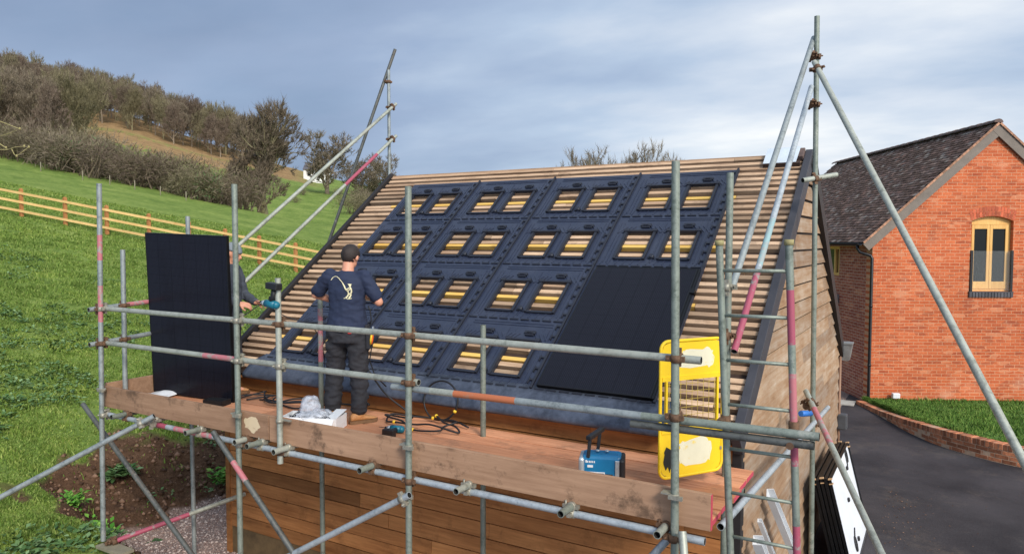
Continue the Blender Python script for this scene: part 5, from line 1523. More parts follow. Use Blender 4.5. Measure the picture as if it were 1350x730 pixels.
def build_boards():
    root_lab = ['nearest the toe board', 'second from the toe board', 'third from the toe board', 'fourth from the toe board', 'against the barn wall']
    y = 4.50; w = .217
    rnd = random.Random(4)
    for i in range(5):
        cut = [-5.35, -4.6, -5.9, -4.2, -5.0][i]; y0 = y + i * (w + .028); y1 = y0 + w
        if i == 4: y1 = min(y1, 5.72)
        for a, b, side in ((-7.72, cut - .004, 'left'), (cut + .004, -1.195 + rnd.uniform(-.01, .02), 'right')):
            m = MB(); dz = rnd.uniform(-.007, .006); m.box(a, b, y0, y1, .002 + dz, .040 + dz)
            if side == 'right': m.box(b + .0005, b + .003, y0 + .002, y1 - .002, .004 + dz, .038 + dz, 1)
            o = m.build('scaffold_board', [M['deck'], M['end_red']], origin=((a + b) / 2, (y0 + y1) / 2, .02), bevel=.004)
            o.pass_index = i; tag(o, 'orange-brown scaffold plank, %s length of the row %s' % (side, root_lab[i]), 'plank', 'planks of the scaffold deck')
    m = MB(); m.box(-7.83, -5.17, 4.452, 4.490, .0, .222); o = m.build('toe_board', [M['toe']], origin=(-6.5, 4.47, .11), bevel=.004); tag(o, 'left toe board of the scaffold front, with a pale scar at its right end', 'toe board')
    rnd2 = random.Random(9); m = MB(); m.add([(-5.37 + (.10 + rnd2.uniform(-.02, .02)) * math.cos(2 * PI * i / 22) * (1.25 if math.cos(2 * PI * i / 22) < 0 else .9), 4.4495, .12 + (.075 + rnd2.uniform(-.02, .015)) * math.sin(2 * PI * i / 22)) for i in range(22)], [tuple(range(22))]); sc = m.build('scar', M['worn_white2'], o); sc['label'] = 'pale cream scraped patch'
    m = MB(); m.box(-5.155, -1.19, 4.452, 4.490, -.006, .224); m.box(-1.1895, -1.186, 4.454, 4.488, -.004, .222, 1); o = m.build('toe_board', [M['toe'], M['end_red']], origin=(-3.2, 4.47, .11), bevel=.004); tag(o, 'long right toe board of the scaffold front with a red painted end', 'toe board')
    m = MB(); m.box(-7.80, -7.762, 4.50, 5.72, .03, .245); o = m.build('toe_board', [M['toe']], origin=(-7.78, 5.1, .13), bevel=.004); tag(o, 'short toe board closing the left end of the deck', 'toe board')
# ------------------------------------------------------------------ loose things
DECK = .042
def basis(origin, ex, ey):
    ex = Vector(ex).normalized(); ey = Vector(ey); ez = ex.cross(ey).normalized(); ey = ez.cross(ex)
    m = Matrix((ex, ey, ez)).transposed().to_4x4(); m.translation = Vector(origin); return m
def place(root, mat):
    root.location = mat.to_translation(); root.rotation_euler = mat.to_euler()

def build_gate():
    h0 = Vector((-1.345, 5.30, .0)); f0 = Vector((-1.655, 4.84, .0)); d = (f0 - h0).normalized(); Wd = (f0 - h0).length
    root = thing('ladder_gate', 'yellow steel gate with worn white patches and wire mesh, ajar beside the ladder', 'gate')
    place(root, basis(h0 + Vector((0, 0, .135)), d, (0, 0, 1)))
    # local: x from hinge to free edge, y up
    H = .965; r = .012; c = .06; pts = []
    def corner(cx, cy, a0):
        return [(cx + c * math.cos(a0 + PI / 2 * k / 5), cy + c * math.sin(a0 + PI / 2 * k / 5), 0) for k in range(6)]
    loop = corner(c, c, PI) + corner(Wd - c, c, 1.5 * PI) + corner(Wd - c, H - c, 0) + corner(c, H - c, PI / 2)
    loop = loop + [loop[0]]
    m = MB(); m.path(loop, r, 8, cap=False)
    m.bar((.01, .33, 0), (Wd - .01, .33, 0), .03, .022, (0, 0, 1)); m.bar((.01, .70, 0), (Wd - .01, .70, 0), .03, .022, (0, 0, 1))
    m.bar((.05, .34, 0), (.05, .69, 0), .016, .02, (0, 0, 1)); m.bar((Wd - .05, .34, 0), (Wd - .05, .69, 0), .016, .02, (0, 0, 1))
    m.build('frame', M['yellow_paint'], root, False)
    for z0, z1, nm in ((.012, .318, 0), (.712, .953, 1)):
        def rr(ix): 
            q = c - .008
            if nm == 0: return [(.012, z1), (.012, z0 + q), (.012 + q * .3, z0 + q * .3), (.012 + q, z0), (Wd - .012 - q, z0), (Wd - .012 - q * .3, z0 + q * .3), (Wd - .012, z0 + q), (Wd - .012, z1)]
            return [(.012, z0), (Wd - .012, z0), (Wd - .012, z1 - q), (Wd - .012 - q * .3, z1 - q * .3), (Wd - .012 - q, z1), (.012 + q, z1), (.012 + q * .3, z1 - q * .3), (.012, z1 - q)]
        m = MB(); m.prism(rr(0), lambda a, b: Vector((a, b, -.003)), lambda a, b: Vector((a, b, .003))); p = m.build('sheet', M['yellow_paint'], root, False)
        for sg in (1, -1):                                           # scraped label patch, both faces
            m = MB(); rnd = random.Random(2 + nm); k = 26; cx, cy = Wd * .44, (z0 + z1) / 2
            m.add([(cx + (Wd * .27 + rnd.uniform(-.018, .018)) * (abs(math.cos(2 * PI * i / k)) ** .5) * math.copysign(1, math.cos(2 * PI * i / k)),
                    cy + ((z1 - z0) * .29 + rnd.uniform(-.015, .015)) * (abs(math.sin(2 * PI * i / k)) ** .5) * math.copysign(1, math.sin(2 * PI * i / k)), sg * .0042) for i in range(k)], [tuple(range(k))])
            m.build('worn_patch', M['worn_white'], p, False)
            if nm == 0:
                m = MB(); m.add([(Wd * .86 + (.045 + rnd.uniform(-.014, .014)) * math.cos(2 * PI * i / 18), cy - .03 + (.085 + rnd.uniform(-.03, .02)) * math.sin(2 * PI * i / 18), sg * .0046) for i in range(18)], [tuple(range(18))])
                m.build('black_scrape', M['worn_black'], p, False)
    m = MB()
    for i in range(9): x = .075 + i * (Wd - .15) / 8; m.cyl((x, .335, 0), (x, .695, 0), .002, None, 5)
    for i in range(6): y = .375 + i * .056; m.cyl((.05, y, .003), (Wd - .05, y, .003), .002, None, 5)
    m.build('mesh', plain('yellowed wire', (196, 168, 74), .5), root, False)
    m = MB()
    for y in (.16, .80):
        m.cyl((-.015, y - .05, 0), (-.015, y + .05, 0), .014, None, 8); m.obox((-.01, y, 0), (.03, 0, 0), (0, .012, 0), (0, 0, .01))
    m.build('hinge', M['clamp'], root, False)

def build_ladder():
    root = thing('scaffold_ladder', 'narrow steel ladder at the deck end, one stile painted pink', 'ladder', (-.94, 4.56, -2.05))
    L0, L1 = Vector((-1.000, 4.60, -2.05)), Vector((-1.185, 4.535, 1.775)); R0, R1 = Vector((-.615, 4.60, -2.05)), Vector((-.775, 4.535, 1.78))
    r = .0225
    tube(root, 'stile', L0, L1, 'tube_green', [], None, r); tube(root, 'stile', R0, R1, 'tube_green', [(.46, .56, 'pink'), (.70, .80, 'pale_pink'), (.845, .93, 'pink'), (.655, .70, 'pink')], 'stile with worn pink paint', r)
    for k in range(13):
        z = -1.72 + .2785 * k; t = (z + 2.05) / 3.83
        if t > .99: break
        a = L0.lerp(L1, t); b = R0.lerp(R1, t); m = MB(); m.cyl(a, b, .0115, None, 8); m.build('rung', M['tube_green'], root)
    m = MB()
    for q in (L1, R1): m.cyl(q + Vector((0, 0, -.004)), q + Vector((0, 0, .03)), .028, None, 10)
    m.build('cap', plain('stile cap', (150, 140, 96), .7), root)
    m = MB(); b = R0.lerp(R1, .712); m.cyl(b - Vector((0, 0, .05)), b + Vector((0, 0, .05)), .031, None, 12); m.obox(b + Vector((0, -.06, -.03)), (.025, 0, 0), (0, .05, 0), (0, 0, .025)); m.cyl(b + Vector((0, -.13, -.07)), b + Vector((0, -.05, -.07)), .022, None, 10); m.build('clamp', M['rust'], root); m = MB()
    b = L0.lerp(L1, .712); m.cyl(b - Vector((0, 0, .04)), b + Vector((0, 0, .04)), .031, None, 12); m.obox(b + Vector((-.01, -.06, 0)), (.02, 0, 0), (0, .04, 0), (0, 0, .03))
    m.build('clamp', M['rust'], root)

def build_radio():
    root = thing('site_radio', 'blue and black jobsite radio with its carry handle raised, standing on the planks', 'radio', (-2.07, 4.80, DECK), None, (0, 0, R(20)))
    m = MB(); m.box(-.125, .125, -.075, .075, .01, .205); m.build('body', M['teal_blue'], root, False, bevel=.022)
    for s in (-1, 1):
        m = MB(); m.box(s * .128 - .018, s * .128 + .018, -.095, .095, .0, .19); m.build('bumper', M['tool_silver'] if s < 0 else M['tool_black'], root, False, bevel=.014)
    m = MB(); m.box(.085, .118, -.086, -.0755, .03, .18); m.build('trim', M['tool_silver'], root, False, bevel=.004)
    m = MB(); m.box(-.095, .07, -.0795, -.0755, .03, .09); m.build('fascia', M['tool_black'], root, False, bevel=.002)
    m = MB(); m.box(-.10, .015, -.0785, -.0755, .094, .100); m.box(.015, .021, -.0785, -.0755, .03, .10); m.build('trim_line', M['white_plastic'], root, False)
    m = MB()
    for k, w in enumerate((.010, .007, .009, .008, .007, .008)): m.box(-.102 + k * .0105, -.102 + k * .0105 + w * .85, -.0785, -.0755, .158, .170 if k else .174)
    m.box(-.09, -.055, -.0785, -.0755, .128, .143); m.build('lettering', M['white_plastic'], root, False)
    m = MB()
    m.bar((-.085, -.07, .19), (-.075, -.07, .315), .030, .022, (1, 0, 0)); m.bar((-.035, .07, .19), (-.02, .07, .325), .030, .022, (1, 0, 0))
    m.bar((-.085, -.095, .318), (-.005, .10, .335), .034, .028); m.build('handle', M['tool_black'], root, False, bevel=.005)
    root.scale = (1.12, 1.12, 1.12)
    for x in (-.03, .03): 
        m = MB(); m.cyl((x, 0, .214), (x, 0, .222), .014, None, 12); m.build('dial', M['tool_silver'], root, False)

def build_tool(name, mat, label, scale=1.0, battery=True):
    """pistol-grip driver: barrel along +x, grip towards -y, 62 mm thick in z"""
    root = thing(name, label, 'power tool'); root.matrix_world = mat
    place(root, mat)
    m = MB(); s = scale
    m.cyl((-.075 * s, 0, 0), (.035 * s, 0, 0), .033 * s, .031 * s, 14); m.ball((-.075 * s, 0, 0), .033 * s); m.build('body', M['teal'], root, False)
    m = MB(); m.cyl((.035 * s, 0, 0), (.075 * s, 0, 0), .028 * s, .017 * s, 14); m.build('nose', M['tool_silver'], root, False)
    m = MB(); m.cyl((.075 * s, 0, 0), (.10 * s, 0, 0), .012 * s, .010 * s, 10); m.cyl((.10 * s, 0, 0), (.165 * s, 0, 0), .0035 * s, None, 6); m.build('bit', M['tool_black'], root, False)
    m = MB(); m.loft([[Vector((cx + wx * math.cos(a), y, wz * math.sin(a))) * s for a in np.linspace(0, 2 * PI, 12, endpoint=False)] for y, cx, wx, wz in ((-.02, -.03, .027, .021), (-.07, -.037, .022, .019), (-.125, -.046, .023, .02))]); m.build('grip', M['tool_black'], root, False)
    m = MB(); m.bar((-.003 * s, -.03 * s, 0), (-.008 * s, -.062 * s, 0), .014 * s, .016 * s, (0, 0, 1)); m.build('trigger', M['tool_black'], root, False)
    if battery:
        m = MB(); m.box(-.10 * s, .02 * s, -.175 * s, -.122 * s, -.036 * s, .036 * s); m.build('battery', M['tool_black'], root, False, bevel=.008)
    return root

def build_props():
    build_gate(); build_ladder(); build_radio()
    build_tool('impact_driver', basis((-4.27, 5.12, DECK + .036), (-1, -.12, .0), (.18, 1, 0)), 'teal impact driver lying on the planks beside the boot')
    build_tool('cordless_driver', basis((-5.03, 4.36, 1.245), (-1, -.05, .10), (-.12, 0, -1)), 'teal and black cordless driver hung upside down on the short standard', 1.08)
    # white box of fixings with clear film
    root = thing('fixings_box', 'open white cardboard box of screws and clear bags on the planks by the worker', 'box', (-5.02, 4.86, DECK), None, (0, 0, R(22)))
    a, b, h, t = .27, .13, .125, .005
    m = MB(); m.box(-a, a, -b, b, 0, t); m.box(-a, a, -b, -b + t, t, h); m.box(-a, a, b - t, b, t, h); m.box(-a, -a + t, -b + t, b - t, t, h); m.box(a - t, a, -b + t, b - t, t, h)
    m.bar((-.02, -b + .0, h), (-.02, -b - .05, h - .05), .54, .004, (0, 1, 1)); m.bar((a - .05, -b + .01, h + .002), (a - .05, b, h + .03), .10, .004); m.build('carton', M['white_plastic'], root, False)
    rnd = random.Random(6); m = MB()
    for _ in range(150):
        c = Vector((rnd.uniform(-.2, .2), rnd.uniform(-.12, .10), rnd.uniform(.10, .135))); d = Vector((rnd.gauss(0, 1), rnd.gauss(0, 1), rnd.gauss(0, .3))).normalized() * .02
        m.cyl(c - d, c + d, .004, .003, 5)
    m.build('screws', plain('dark screws', (58, 62, 74), .4, .6, .4, 60), root, False)
    for c, rx, ry, rz, sd in (((-.06, .05, .19), .10, .08, .10, 1), ((.06, -.02, .135), .13, .10, .05, 5), ((-.02, -.07, .12), .14, .07, .035, 9)):
        m = MB(); m.ball(c, rx, ry, rz, 0, 22, 14)
        m.v = [tuple(Vector(p) + (Vector(p) - Vector(c)) * (.38 * noise.noise(Vector(p) * 17 + Vector((sd, 0, 0))))) for p in m.v]; m.build('clear_bag', M['clear_film'], root, False)
    # white wrap at the left end
    m = MB(); V = []; n = 14
    for j in range(n + 1):
        for i in range(n + 1):
            x = -7.70 + .34 * i / n; y = 4.70 + .45 * j / n; V.append((x, y, DECK + .02 + .035 * noise.noise(Vector((x * 7, y * 7, 0))) + .035 * math.sin(PI * j / n) * math.sin(PI * min(i / n, .999))))
    m.add(V, [(j * (n + 1) + i, j * (n + 1) + i + 1, (j + 1) * (n + 1) + i + 1, (j + 1) * (n + 1) + i) for j in range(n) for i in range(n)], 0, True)
    o = m.build('packaging_sheet', M['white_plastic'], origin=(-7.5, 4.9, DECK)); tag(o, 'crumpled white packaging lying on the left end of the deck', 'packaging'); sd = o.modifiers.new('t', 'SOLIDIFY'); sd.thickness = .003
    # cables
    def smooth(P, k=8):
        P = [Vector(p) for p in P]; out = []
        for i in range(len(P) - 1):
            p0, p1, p2, p3 = P[max(i - 1, 0)], P[i], P[i + 1], P[min(i + 2, len(P) - 1)]
            for q in range(k):
                t = q / k; out.append(.5 * ((2 * p1) + (p2 - p0) * t + (2 * p0 - 5 * p1 + 4 * p2 - p3) * t * t + (3 * p1 - p0 - 3 * p2 + p3) * t ** 3))
        return out + [P[-1]]
    rnd = random.Random(12); root = thing('air_hose', 'black cable with yellow markers coiled on the planks against the barn wall', 'cable', (-4.2, 5.4, DECK))
    P = [(-4.72, 5.28, .55), (-4.62, 5.42, .30), (-4.45, 5.52, .14)]; marks = []
    for k in range(20):
        a = 2.3 + k * .62; rr = 1 + .18 * math.sin(k * 1.7)
        p = (-4.18 + .42 * rr * math.cos(a) * (1 if k % 3 else .8), 5.42 + .16 * rr * math.sin(a) + .02 * math.sin(k), DECK + .018 + .012 * (k % 4) + .02 * rnd.random())
        P.append(p)
        if k in (4, 9, 13, 19, 25): marks.append(p)
    for k in range(11):
        a = -1.7 + k * .62; P.append((-4.14 + .20 * math.cos(a), 5.66 + .04 * math.sin(a), .25 + .185 * math.sin(a)))
        if k in (7, 2): marks.append(P[-1])
    P += [(-3.95, 5.6, .09), (-3.75, 5.56, .06)]
    m = MB(); m.path(smooth(P, 6), .009, 7); m.build('hose', M['black_rubber'], root)
    for p in marks:
        m = MB(); m.ball(p, .018, .018, .018, 0, 8, 6); m.build('marker', M['yellow_clip'], root)
    m = MB(); rnd = random.Random(3)
    for k in range(4):
        P = [(-6.75 + .12 * k, 5.15 + .08 * k, DECK + .012)]
        for q in range(7): P.append((P[-1][0] + rnd.uniform(.05, .30), 5.42 + .18 * math.sin(q * 1.3 + k) + rnd.uniform(-.06, .06), DECK + .012 + rnd.uniform(0, .05)))
        m.path(smooth(P), .009, 6)
    m.obox((-6.62, 5.02, DECK + .03), (.12, .03, 0), (-.02, .07, 0), (0, 0, .03)); tag(m.build('cable_heap', M['black_rubber'], origin=(-6.2, 5.4, DECK)), 'tangle of black cables lying on the planks behind the left toe board', 'cable')
    m = MB(); m.path(smooth([(-6.52, 5.54, 1.09), (-6.2, 5.45, 1.04), (-5.95, 5.36, 1.00), (-5.72, 5.55, .86), (-5.74, 5.72, .52), (-5.76, 5.70, .24), (-5.7, 5.66, .08)]), .005, 6); m.path(smooth([(-6.52, 5.54, 1.09), (-6.6, 5.4, .98), (-6.62, 5.28, .92)]), .006, 6); tag(m.build('solar_cable', M['black_rubber'], origin=(-6.0, 5.4, .6)), 'thin black cable held by the worker in the beanie', 'cable')
    # panel held upright
    TL = Vector((-7.648, 4.904, 1.879)); TRr = Vector((-6.458, 5.053, 1.839)); BL = Vector((-7.722, 5.016, .064))
    root = thing('solar_module', 'black solar panel held upright on its end at the left of the deck', 'solar panel'); place(root, basis(TL, TRr - TL, TL - BL)); panel_parts(root, 1.195, 1.815, False)
    # stack leaning on the gable
    labs = ['outermost panel of the stack leaning on the barn, its white back showing', 'second panel in the leaning stack, just behind the white backed one', 'middle panel of the five black panels leaning on the barn', 'fourth black panel in the leaning stack, second from the barn wall', 'innermost black panel of the leaning stack, against the barn wall']
    for k in range(5):
        up = Vector((-.28, 0, 1.13)).normalized(); ez = Vector((0, -1, 0)).cross(up)
        org = Vector((-1.015, 10.74 - .012 * (k % 2), -.925)) + ez * (.045 * k + .036) + up * (.01 * (k % 3))
        root = thing('solar_module', labs[k], 'solar panel', (0, 0, 0), 'solar panels leaning against the barn gable'); place(root, basis(org, (0, -1, 0), up)); panel_parts(root, 1.80, 1.165, True if k == 0 else False)
        m = MB()
        for x in (-.006, 1.762):
            for y in ((.004, -.05) if k % 2 == 0 else (-1.13, -1.178)): m.box(x, x + .044, y - .012, y + .0, -.045, -.001)
        m.build('corner_guard', M['cardboard_edge'], root, False)
        if k == 0:
            m = MB()
            for x, y in ((.50, -.22), (.93, -.5), (.88, -1.0)): m.box(x - .03, x + .03, y - .022, y + .022, -.036, -.0125)
            m.build('junction_box', M['tool_black'], root, False, bevel=.004)
            for cx, cy, s in ((.32, -.10, 1), (1.12, -.98, -1)):
                m = MB(); pts = [(cx + .055 * math.cos(a) * (1 + .1 * a / 6), cy + .085 * math.sin(a), -.022) for a in np.linspace(0, 6.6, 26)]
                pts += [(cx + .055 * s * 1.2, cy - s * .10, -.02), (cx + s * .16, cy - s * .14, -.018)]
                m.path(pts, .009, 6); m.build('cable_loop', M['black_rubber'], root, False)
    # white plastic lengths leaning beside the ladder
    for i, (t0, b0, w, h, lb) in enumerate((((-1.27, 6.60, -.43), (-1.02, 7.95, -2.05), .10, .055, 'widest white plastic channel leaning on the gable by the ladder'), ((-1.27, 6.24, -.55), (-1.05, 7.4, -2.05), .035, .03, 'thin white plastic strip leaning between two wider channels'), ((-1.25, 5.98, -.62), (-1.05, 7.0, -2.05), .09, .07, 'short white box section nearest the corner of the barn'))):
        m = MB(); t0, b0 = Vector(t0), Vector(b0); d = (b0 - t0).normalized(); s = d.cross(Vector((1, 0, .2))).normalized(); n = s.cross(d).normalized()
        for o_, ww, hh in ((0, w, .006), (-1, .006, h), (1, .006, h)):
            c0 = s * (o_ * (w / 2 - .003)) + n * (0 if o_ == 0 else .003 + h / 2)
            m.obox((t0 + b0) / 2 + c0, d * (b0 - t0).length / 2, s * ww / 2, n * hh / 2)
        tag(m.build('plastic_channel', M['white_plastic'], origin=(t0 + b0) / 2), lb, 'channel')

# ------------------------------------------------------------------ people
def voxel(mb, name, mats, parent, size=.009, smooth=5, fold=0.0, fscale=9.0, seed=0):
    o = mb.build(name, mats, None, False)
    md = o.modifiers.new('r', 'REMESH'); md.mode = 'VOXEL'; md.voxel_size = size
    sm = o.modifiers.new('s', 'SMOOTH'); sm.factor = .5; sm.iterations = smooth
    dg = bpy.context.evaluated_depsgraph_get(); me = bpy.data.meshes.new_from_object(o.evaluated_get(dg))
    me.name = name; bpy.data.objects.remove(o)
    if fold:
        for v in me.vertices:
            p = Vector(v.co); q = Vector((p.x, p.y, p.z * 1.9)) * fscale + Vector((seed, 0, 0))
            v.co = p + Vector(v.normal) * (fold * (noise.noise(q) + .5 * noise.noise(q * 2.1)))
    me.polygons.foreach_set('use_smooth', [True] * len(me.polygons)); me.update()
    mats = mats if isinstance(mats, (list, tuple)) else [mats]
    if not me.materials:
        for q in mats: me.materials.append(q)
    n = bpy.data.objects.new(name, me); COL.objects.link(n); n.parent = parent
    return n

def limb(m, pts, rs):
    P = [Vector(p) for p in pts]
    for a, b, ra, rb in zip(P[:-1], P[1:], rs[:-1], rs[1:]): m.cyl(a, b, ra, rb, 14)
    for p, r in zip(P, rs): m.ball(p, r, r, r, 0, 14, 10)

def ellip(z, w, d, cy=0.0, n=20, cx=0.0):
    return [Vector((cx + w * math.cos(2 * PI * k / n), cy + d * math.sin(2 * PI * k / n), z)) for k in range(n)]

def hand(m, wrist, fwd, palm_n, side, curl=.5):
    """palm, four curled fingers and a thumb; side=+1 thumb on the +s side"""
    f = Vector(fwd).normalized(); nrm = Vector(palm_n); nrm = (nrm - f * nrm.dot(f)).normalized(); s = f.cross(nrm).normalized() * side
    w = Vector(wrist); c = w + f * .045
    rot = Matrix((f, s, nrm)).transposed()
    m.ball(c, .052, .040, .017, 0, 14, 10, rot)
    limb(m, [w - f * .03, w + f * .01], [.026, .025])
    for k, (o, L) in enumerate(((.030, .070), (.010, .078), (-.010, .073), (-.029, .058))):
        p = w + f * .082 + s * o; d = f.copy(); pts = [w + f * .05 + s * o * .8, p]
        for j, fr in enumerate((.45, .32, .23)):
            ang = curl * (.55 + .35 * j); d = (d * math.cos(ang) + nrm * math.sin(ang)).normalized(); p = p + d * L * fr; pts.append(p)
        limb(m, pts, [.0100, .0095, .0088, .0082, .0074])
    p = w + f * .025 + s * .030; d = (f * .62 + s * .62 + nrm * .35).normalized(); q = p + d * .038; d2 = (f * .9 + s * .1 + nrm * .35).normalized()
    limb(m, [w + f * .015 + s * .015, p, q, q + d2 * .030], [.013, .0125, .0108, .0085])

def head_parts(m, c, tilt=0.0, yaw=0.0):
    """skull, jaw, nose, ears around the head centre c, facing +y"""
    rot = Matrix.Rotation(yaw, 3, 'Z') @ Matrix.Rotation(tilt, 3, 'X'); c = Vector(c)
    T = lambda x, y, z: c + rot @ Vector((x, y, z))
    m.ball(T(0, -.005, .02), .081, .100, .098, 0, 18, 12, rot)
    m.ball(T(0, .03, -.045), .058, .062, .068, 0, 16, 10, rot)
    m.ball(T(0, .052, -.092), .028, .025, .02, 0, 10, 8, rot)
    m.ball(T(0, .098, -.022), .013, .019, .020, 0, 10, 8, rot); m.ball(T(0, .088, .004), .010, .012, .026, 0, 10, 8, rot)
    m.ball(T(0, .086, -.060), .024, .010, .007, 0, 10, 8, rot)
    for s in (-1, 1):
        m.ball(T(s * .084, -.006, -.012), .009, .019, .030, 0, 10, 8, rot); m.ball(T(s * .03, .08, .030), .024, .012, .008, 0, 10, 8, rot)
    return T, rot

def cap_shell(name, T, rot, rx, ry, rz, keep, mat, parent, cz=.02, thick=.006):
    m = MB(); nu, nv = 28, 18; V = []; Fc = []
    for j in range(nv + 1):
        t = PI * j / nv
        for k in range(nu):
            a = 2 * PI * k / nu; V.append(Vector((rx * math.sin(t) * math.cos(a), -.005 + ry * math.sin(t) * math.sin(a), cz + rz * math.cos(t))))
    for j in range(nv):
        for k in range(nu):
            f = (j * nu + k, j * nu + (k + 1) % nu, (j + 1) * nu + (k + 1) % nu, (j + 1) * nu + k); q = sum((V[i] for i in f), Vector()) / 4
            if keep(q): Fc.append(f)
    m.add([T(*(v * (1 + .05 * noise.noise(v * 40)))) for v in V], Fc, 0, True)
    o = m.build(name, mat, parent, False); sd = o.modifiers.new('t', 'SOLIDIFY'); sd.thickness = thick; sd.offset = -1
    return o

def boots(m, ms, ank, d):
    d = Vector(d).normalized(); s = d.cross(Vector((0, 0, 1))); a = Vector((ank[0], ank[1], 0))
    rings = []
    for t, w, h0, h in ((-.095, .028, .025, .075), (-.075, .038, .022, .10), (-.02, .042, .022, .115), (.04, .043, .022, .085), (.10, .048, .022, .066), (.145, .044, .024, .052), (.175, .025, .028, .040)):
        rings.append([a + d * t + s * (w * math.cos(q)) + Vector((0, 0, h0 + (h - h0) * (.5 + .5 * math.sin(q)))) for q in np.linspace(0, 2 * PI, 12, endpoint=False)])
    m.loft(rings); limb(m, [a + Vector((0, 0, .08)), a + Vector((0, 0, .17))], [.048, .05])
    out = [a + d * t + s * w for t, w in ((-.105, -.02), (-.09, -.038), (0, -.044), (.1, -.052), (.16, -.044), (.188, 0), (.16, .044), (.1, .052), (0, .044), (-.09, .038), (-.105, .02))]
    ms.prism([(p.x, p.y) for p in out], lambda x, y: Vector((x, y, 0)), lambda x, y: Vector((x, y, .03)))

def build_people():
    # ---- worker in the navy T-shirt, seen from behind -------------------------------------------------
    root = thing('person', 'worker in navy T-shirt and black trousers seen from behind at the roof', 'person', (-4.93, 5.22, DECK), None, (0, 0, R(24)))
    hc = (0.01, .075, 1.595)
    sh = {s: Vector((s * .175, .0, 1.405)) for s in (-1, 1)}
    el = {-1: Vector((-.345, .07, 1.225)), 1: Vector((.315, .0, 1.165))}
    wr = {-1: Vector((-.14, .25, 1.13)), 1: Vector((.15, .24, 1.19))}
    hip = {-1: Vector((-.092, 0, .88)), 1: Vector((.092, 0, .88))}; kn = {-1: Vector((-.155, .075, .49)), 1: Vector((.115, .0, .49))}; an = {-1: Vector((-.165, .02, .09)), 1: Vector((.135, -.06, .09))}
    m = MB(); m.loft([ellip(.80, .12, .10), ellip(.90, .155, .108), ellip(1.02, .142, .10), ellip(1.16, .152, .105), ellip(1.30, .168, .112), ellip(1.39, .15, .10), ellip(1.45, .075, .07, .01)])
    limb(m, [(0, .01, 1.40), (0, .03, 1.48), (0, .055, 1.55)], [.068, .058, .055])
    T, rot = head_parts(m, hc, -.38, -.22)
    for s in (-1, 1):
        limb(m, [sh[s], el[s], wr[s]], [.053, .041, .028]); hand(m, wr[s], Vector((-s * .38, .85, .10)), Vector((-s * .3, .0, -1)), -s, .45)
        limb(m, [hip[s], kn[s], an[s]], [.085, .055, .036]); m.ball(an[s] + Vector((0, .05, -.045)), .035, .09, .03)
    voxel(m, 'body', M['skin'], root, .0065, 3)
    for s in (-1, 1):
        e = MB(); e.ball(T(s * .03, .074, .012), .011, .009, .009); e.build('eye', M['eye_white'], root, False)
    cap_shell('hair', T, rot, .088, .105, .105, lambda q: q.z + .012 * noise.noise(q * 60) > -.07 + .75 * max(q.y + .05, 0) + (.03 if abs(q.x) > .06 else 0) and not (q.y > .03 and q.z < .055 + .4 * (q.y - .03)) and not (q.y > .07 and q.z < .09), M['hair'], root)
    m = MB(); m.loft([ellip(.885, .205, .148, -.002), ellip(.90, .208, .150), ellip(.98, .190, .138), ellip(1.08, .178, .128), ellip(1.20, .178, .126), ellip(1.31, .192, .130), ellip(1.39, .178, .118), ellip(1.435, .12, .092, .005), ellip(1.462, .08, .075, .018)])
    for s in (-1, 1):
        limb(m, [Vector((s * .12, 0, 1.395)), sh[s] + Vector((0, 0, .004)), sh[s].lerp(el[s], .74)], [.068, .072, .070])
    shirt = voxel(m, 'shirt', M['navy'], root, .010, 4, .014, 8.5, 3)
    m = MB(); m.loft([ellip(.78, .185, .14), ellip(.86, .205, .145), ellip(.93, .190, .134), ellip(.965, .172, .12)])
    for s in (-1, 1):
        limb(m, [hip[s] + Vector((s * .0, 0, -.02)), hip[s].lerp(kn[s], .45), kn[s], kn[s].lerp(an[s], .45), an[s] + Vector((0, 0, .06))], [.112, .104, .090, .084, .082])
        m.ball(an[s] + Vector((0, .02, .085)), .088, .092, .045); m.ball(hip[s] + Vector((s * .085, .0, -.13)), .03, .06, .095)
    m.ball((-.165, -.01, .80), .035, .06, .10)
    voxel(m, 'trousers', M['work_black'], root, .011, 4, .019, 9.5, 9)
    m = MB(); ms = MB(); ms2 = MB(); boots(m, ms, an[1], (.75, .66, 0)); boots(m, ms2, an[-1], (-.28, .96, 0)); b = voxel(m, 'boots', M['tan_boot'], root, .008, 3); [q.build('sole', M['boot_sole'], b, False) for q in (ms, ms2)]
    m = MB(); m.obox((.075, -.152, .885), (.016, 0, 0), (0, .004, 0), (0, 0, .010)); m.build('label_tab', plain('red tab', (206, 44, 40), .7), root, False)
    # shirt print: an angler hauling on a bent rod
    bv = BVHTree.FromPolygons([v.co for v in shirt.data.vertices], [tuple(p.vertices) for p in shirt.data.polygons])
    def onback(x, z):
        h = bv.ray_cast(Vector((x, -1, z)), Vector((0, 1, 0)))
        return (h[0] + h[1] * .0015) if h[0] is not None else Vector((x, -.13, z))
    m = MB()
    def stroke(P, r):
        pts = []
        for (a, b), (c, d) in zip(P[:-1], P[1:]):
            for k in range(5): pts.append(onback(a + (c - a) * k / 5, b + (d - b) * k / 5))
        pts.append(onback(*P[-1])); m.path(pts, r, 6)
    stroke([(-.125, 1.375), (-.11, 1.40), (-.085, 1.412), (-.06, 1.408), (-.035, 1.392), (-.01, 1.365), (.012, 1.335), (.03, 1.305)], .0035)
    stroke([(.0, 1.35), (.022, 1.31), (.036, 1.285)], .0055)
    stroke([(.06, 1.328), (.066, 1.336), (.074, 1.332), (.074, 1.322), (.064, 1.318)], .0075)      # head
    stroke([(.05, 1.342), (.084, 1.338)], .0035)                                                    # hat brim
    stroke([(.07, 1.312), (.082, 1.295), (.084, 1.270), (.074, 1.245)], .008)                       # back
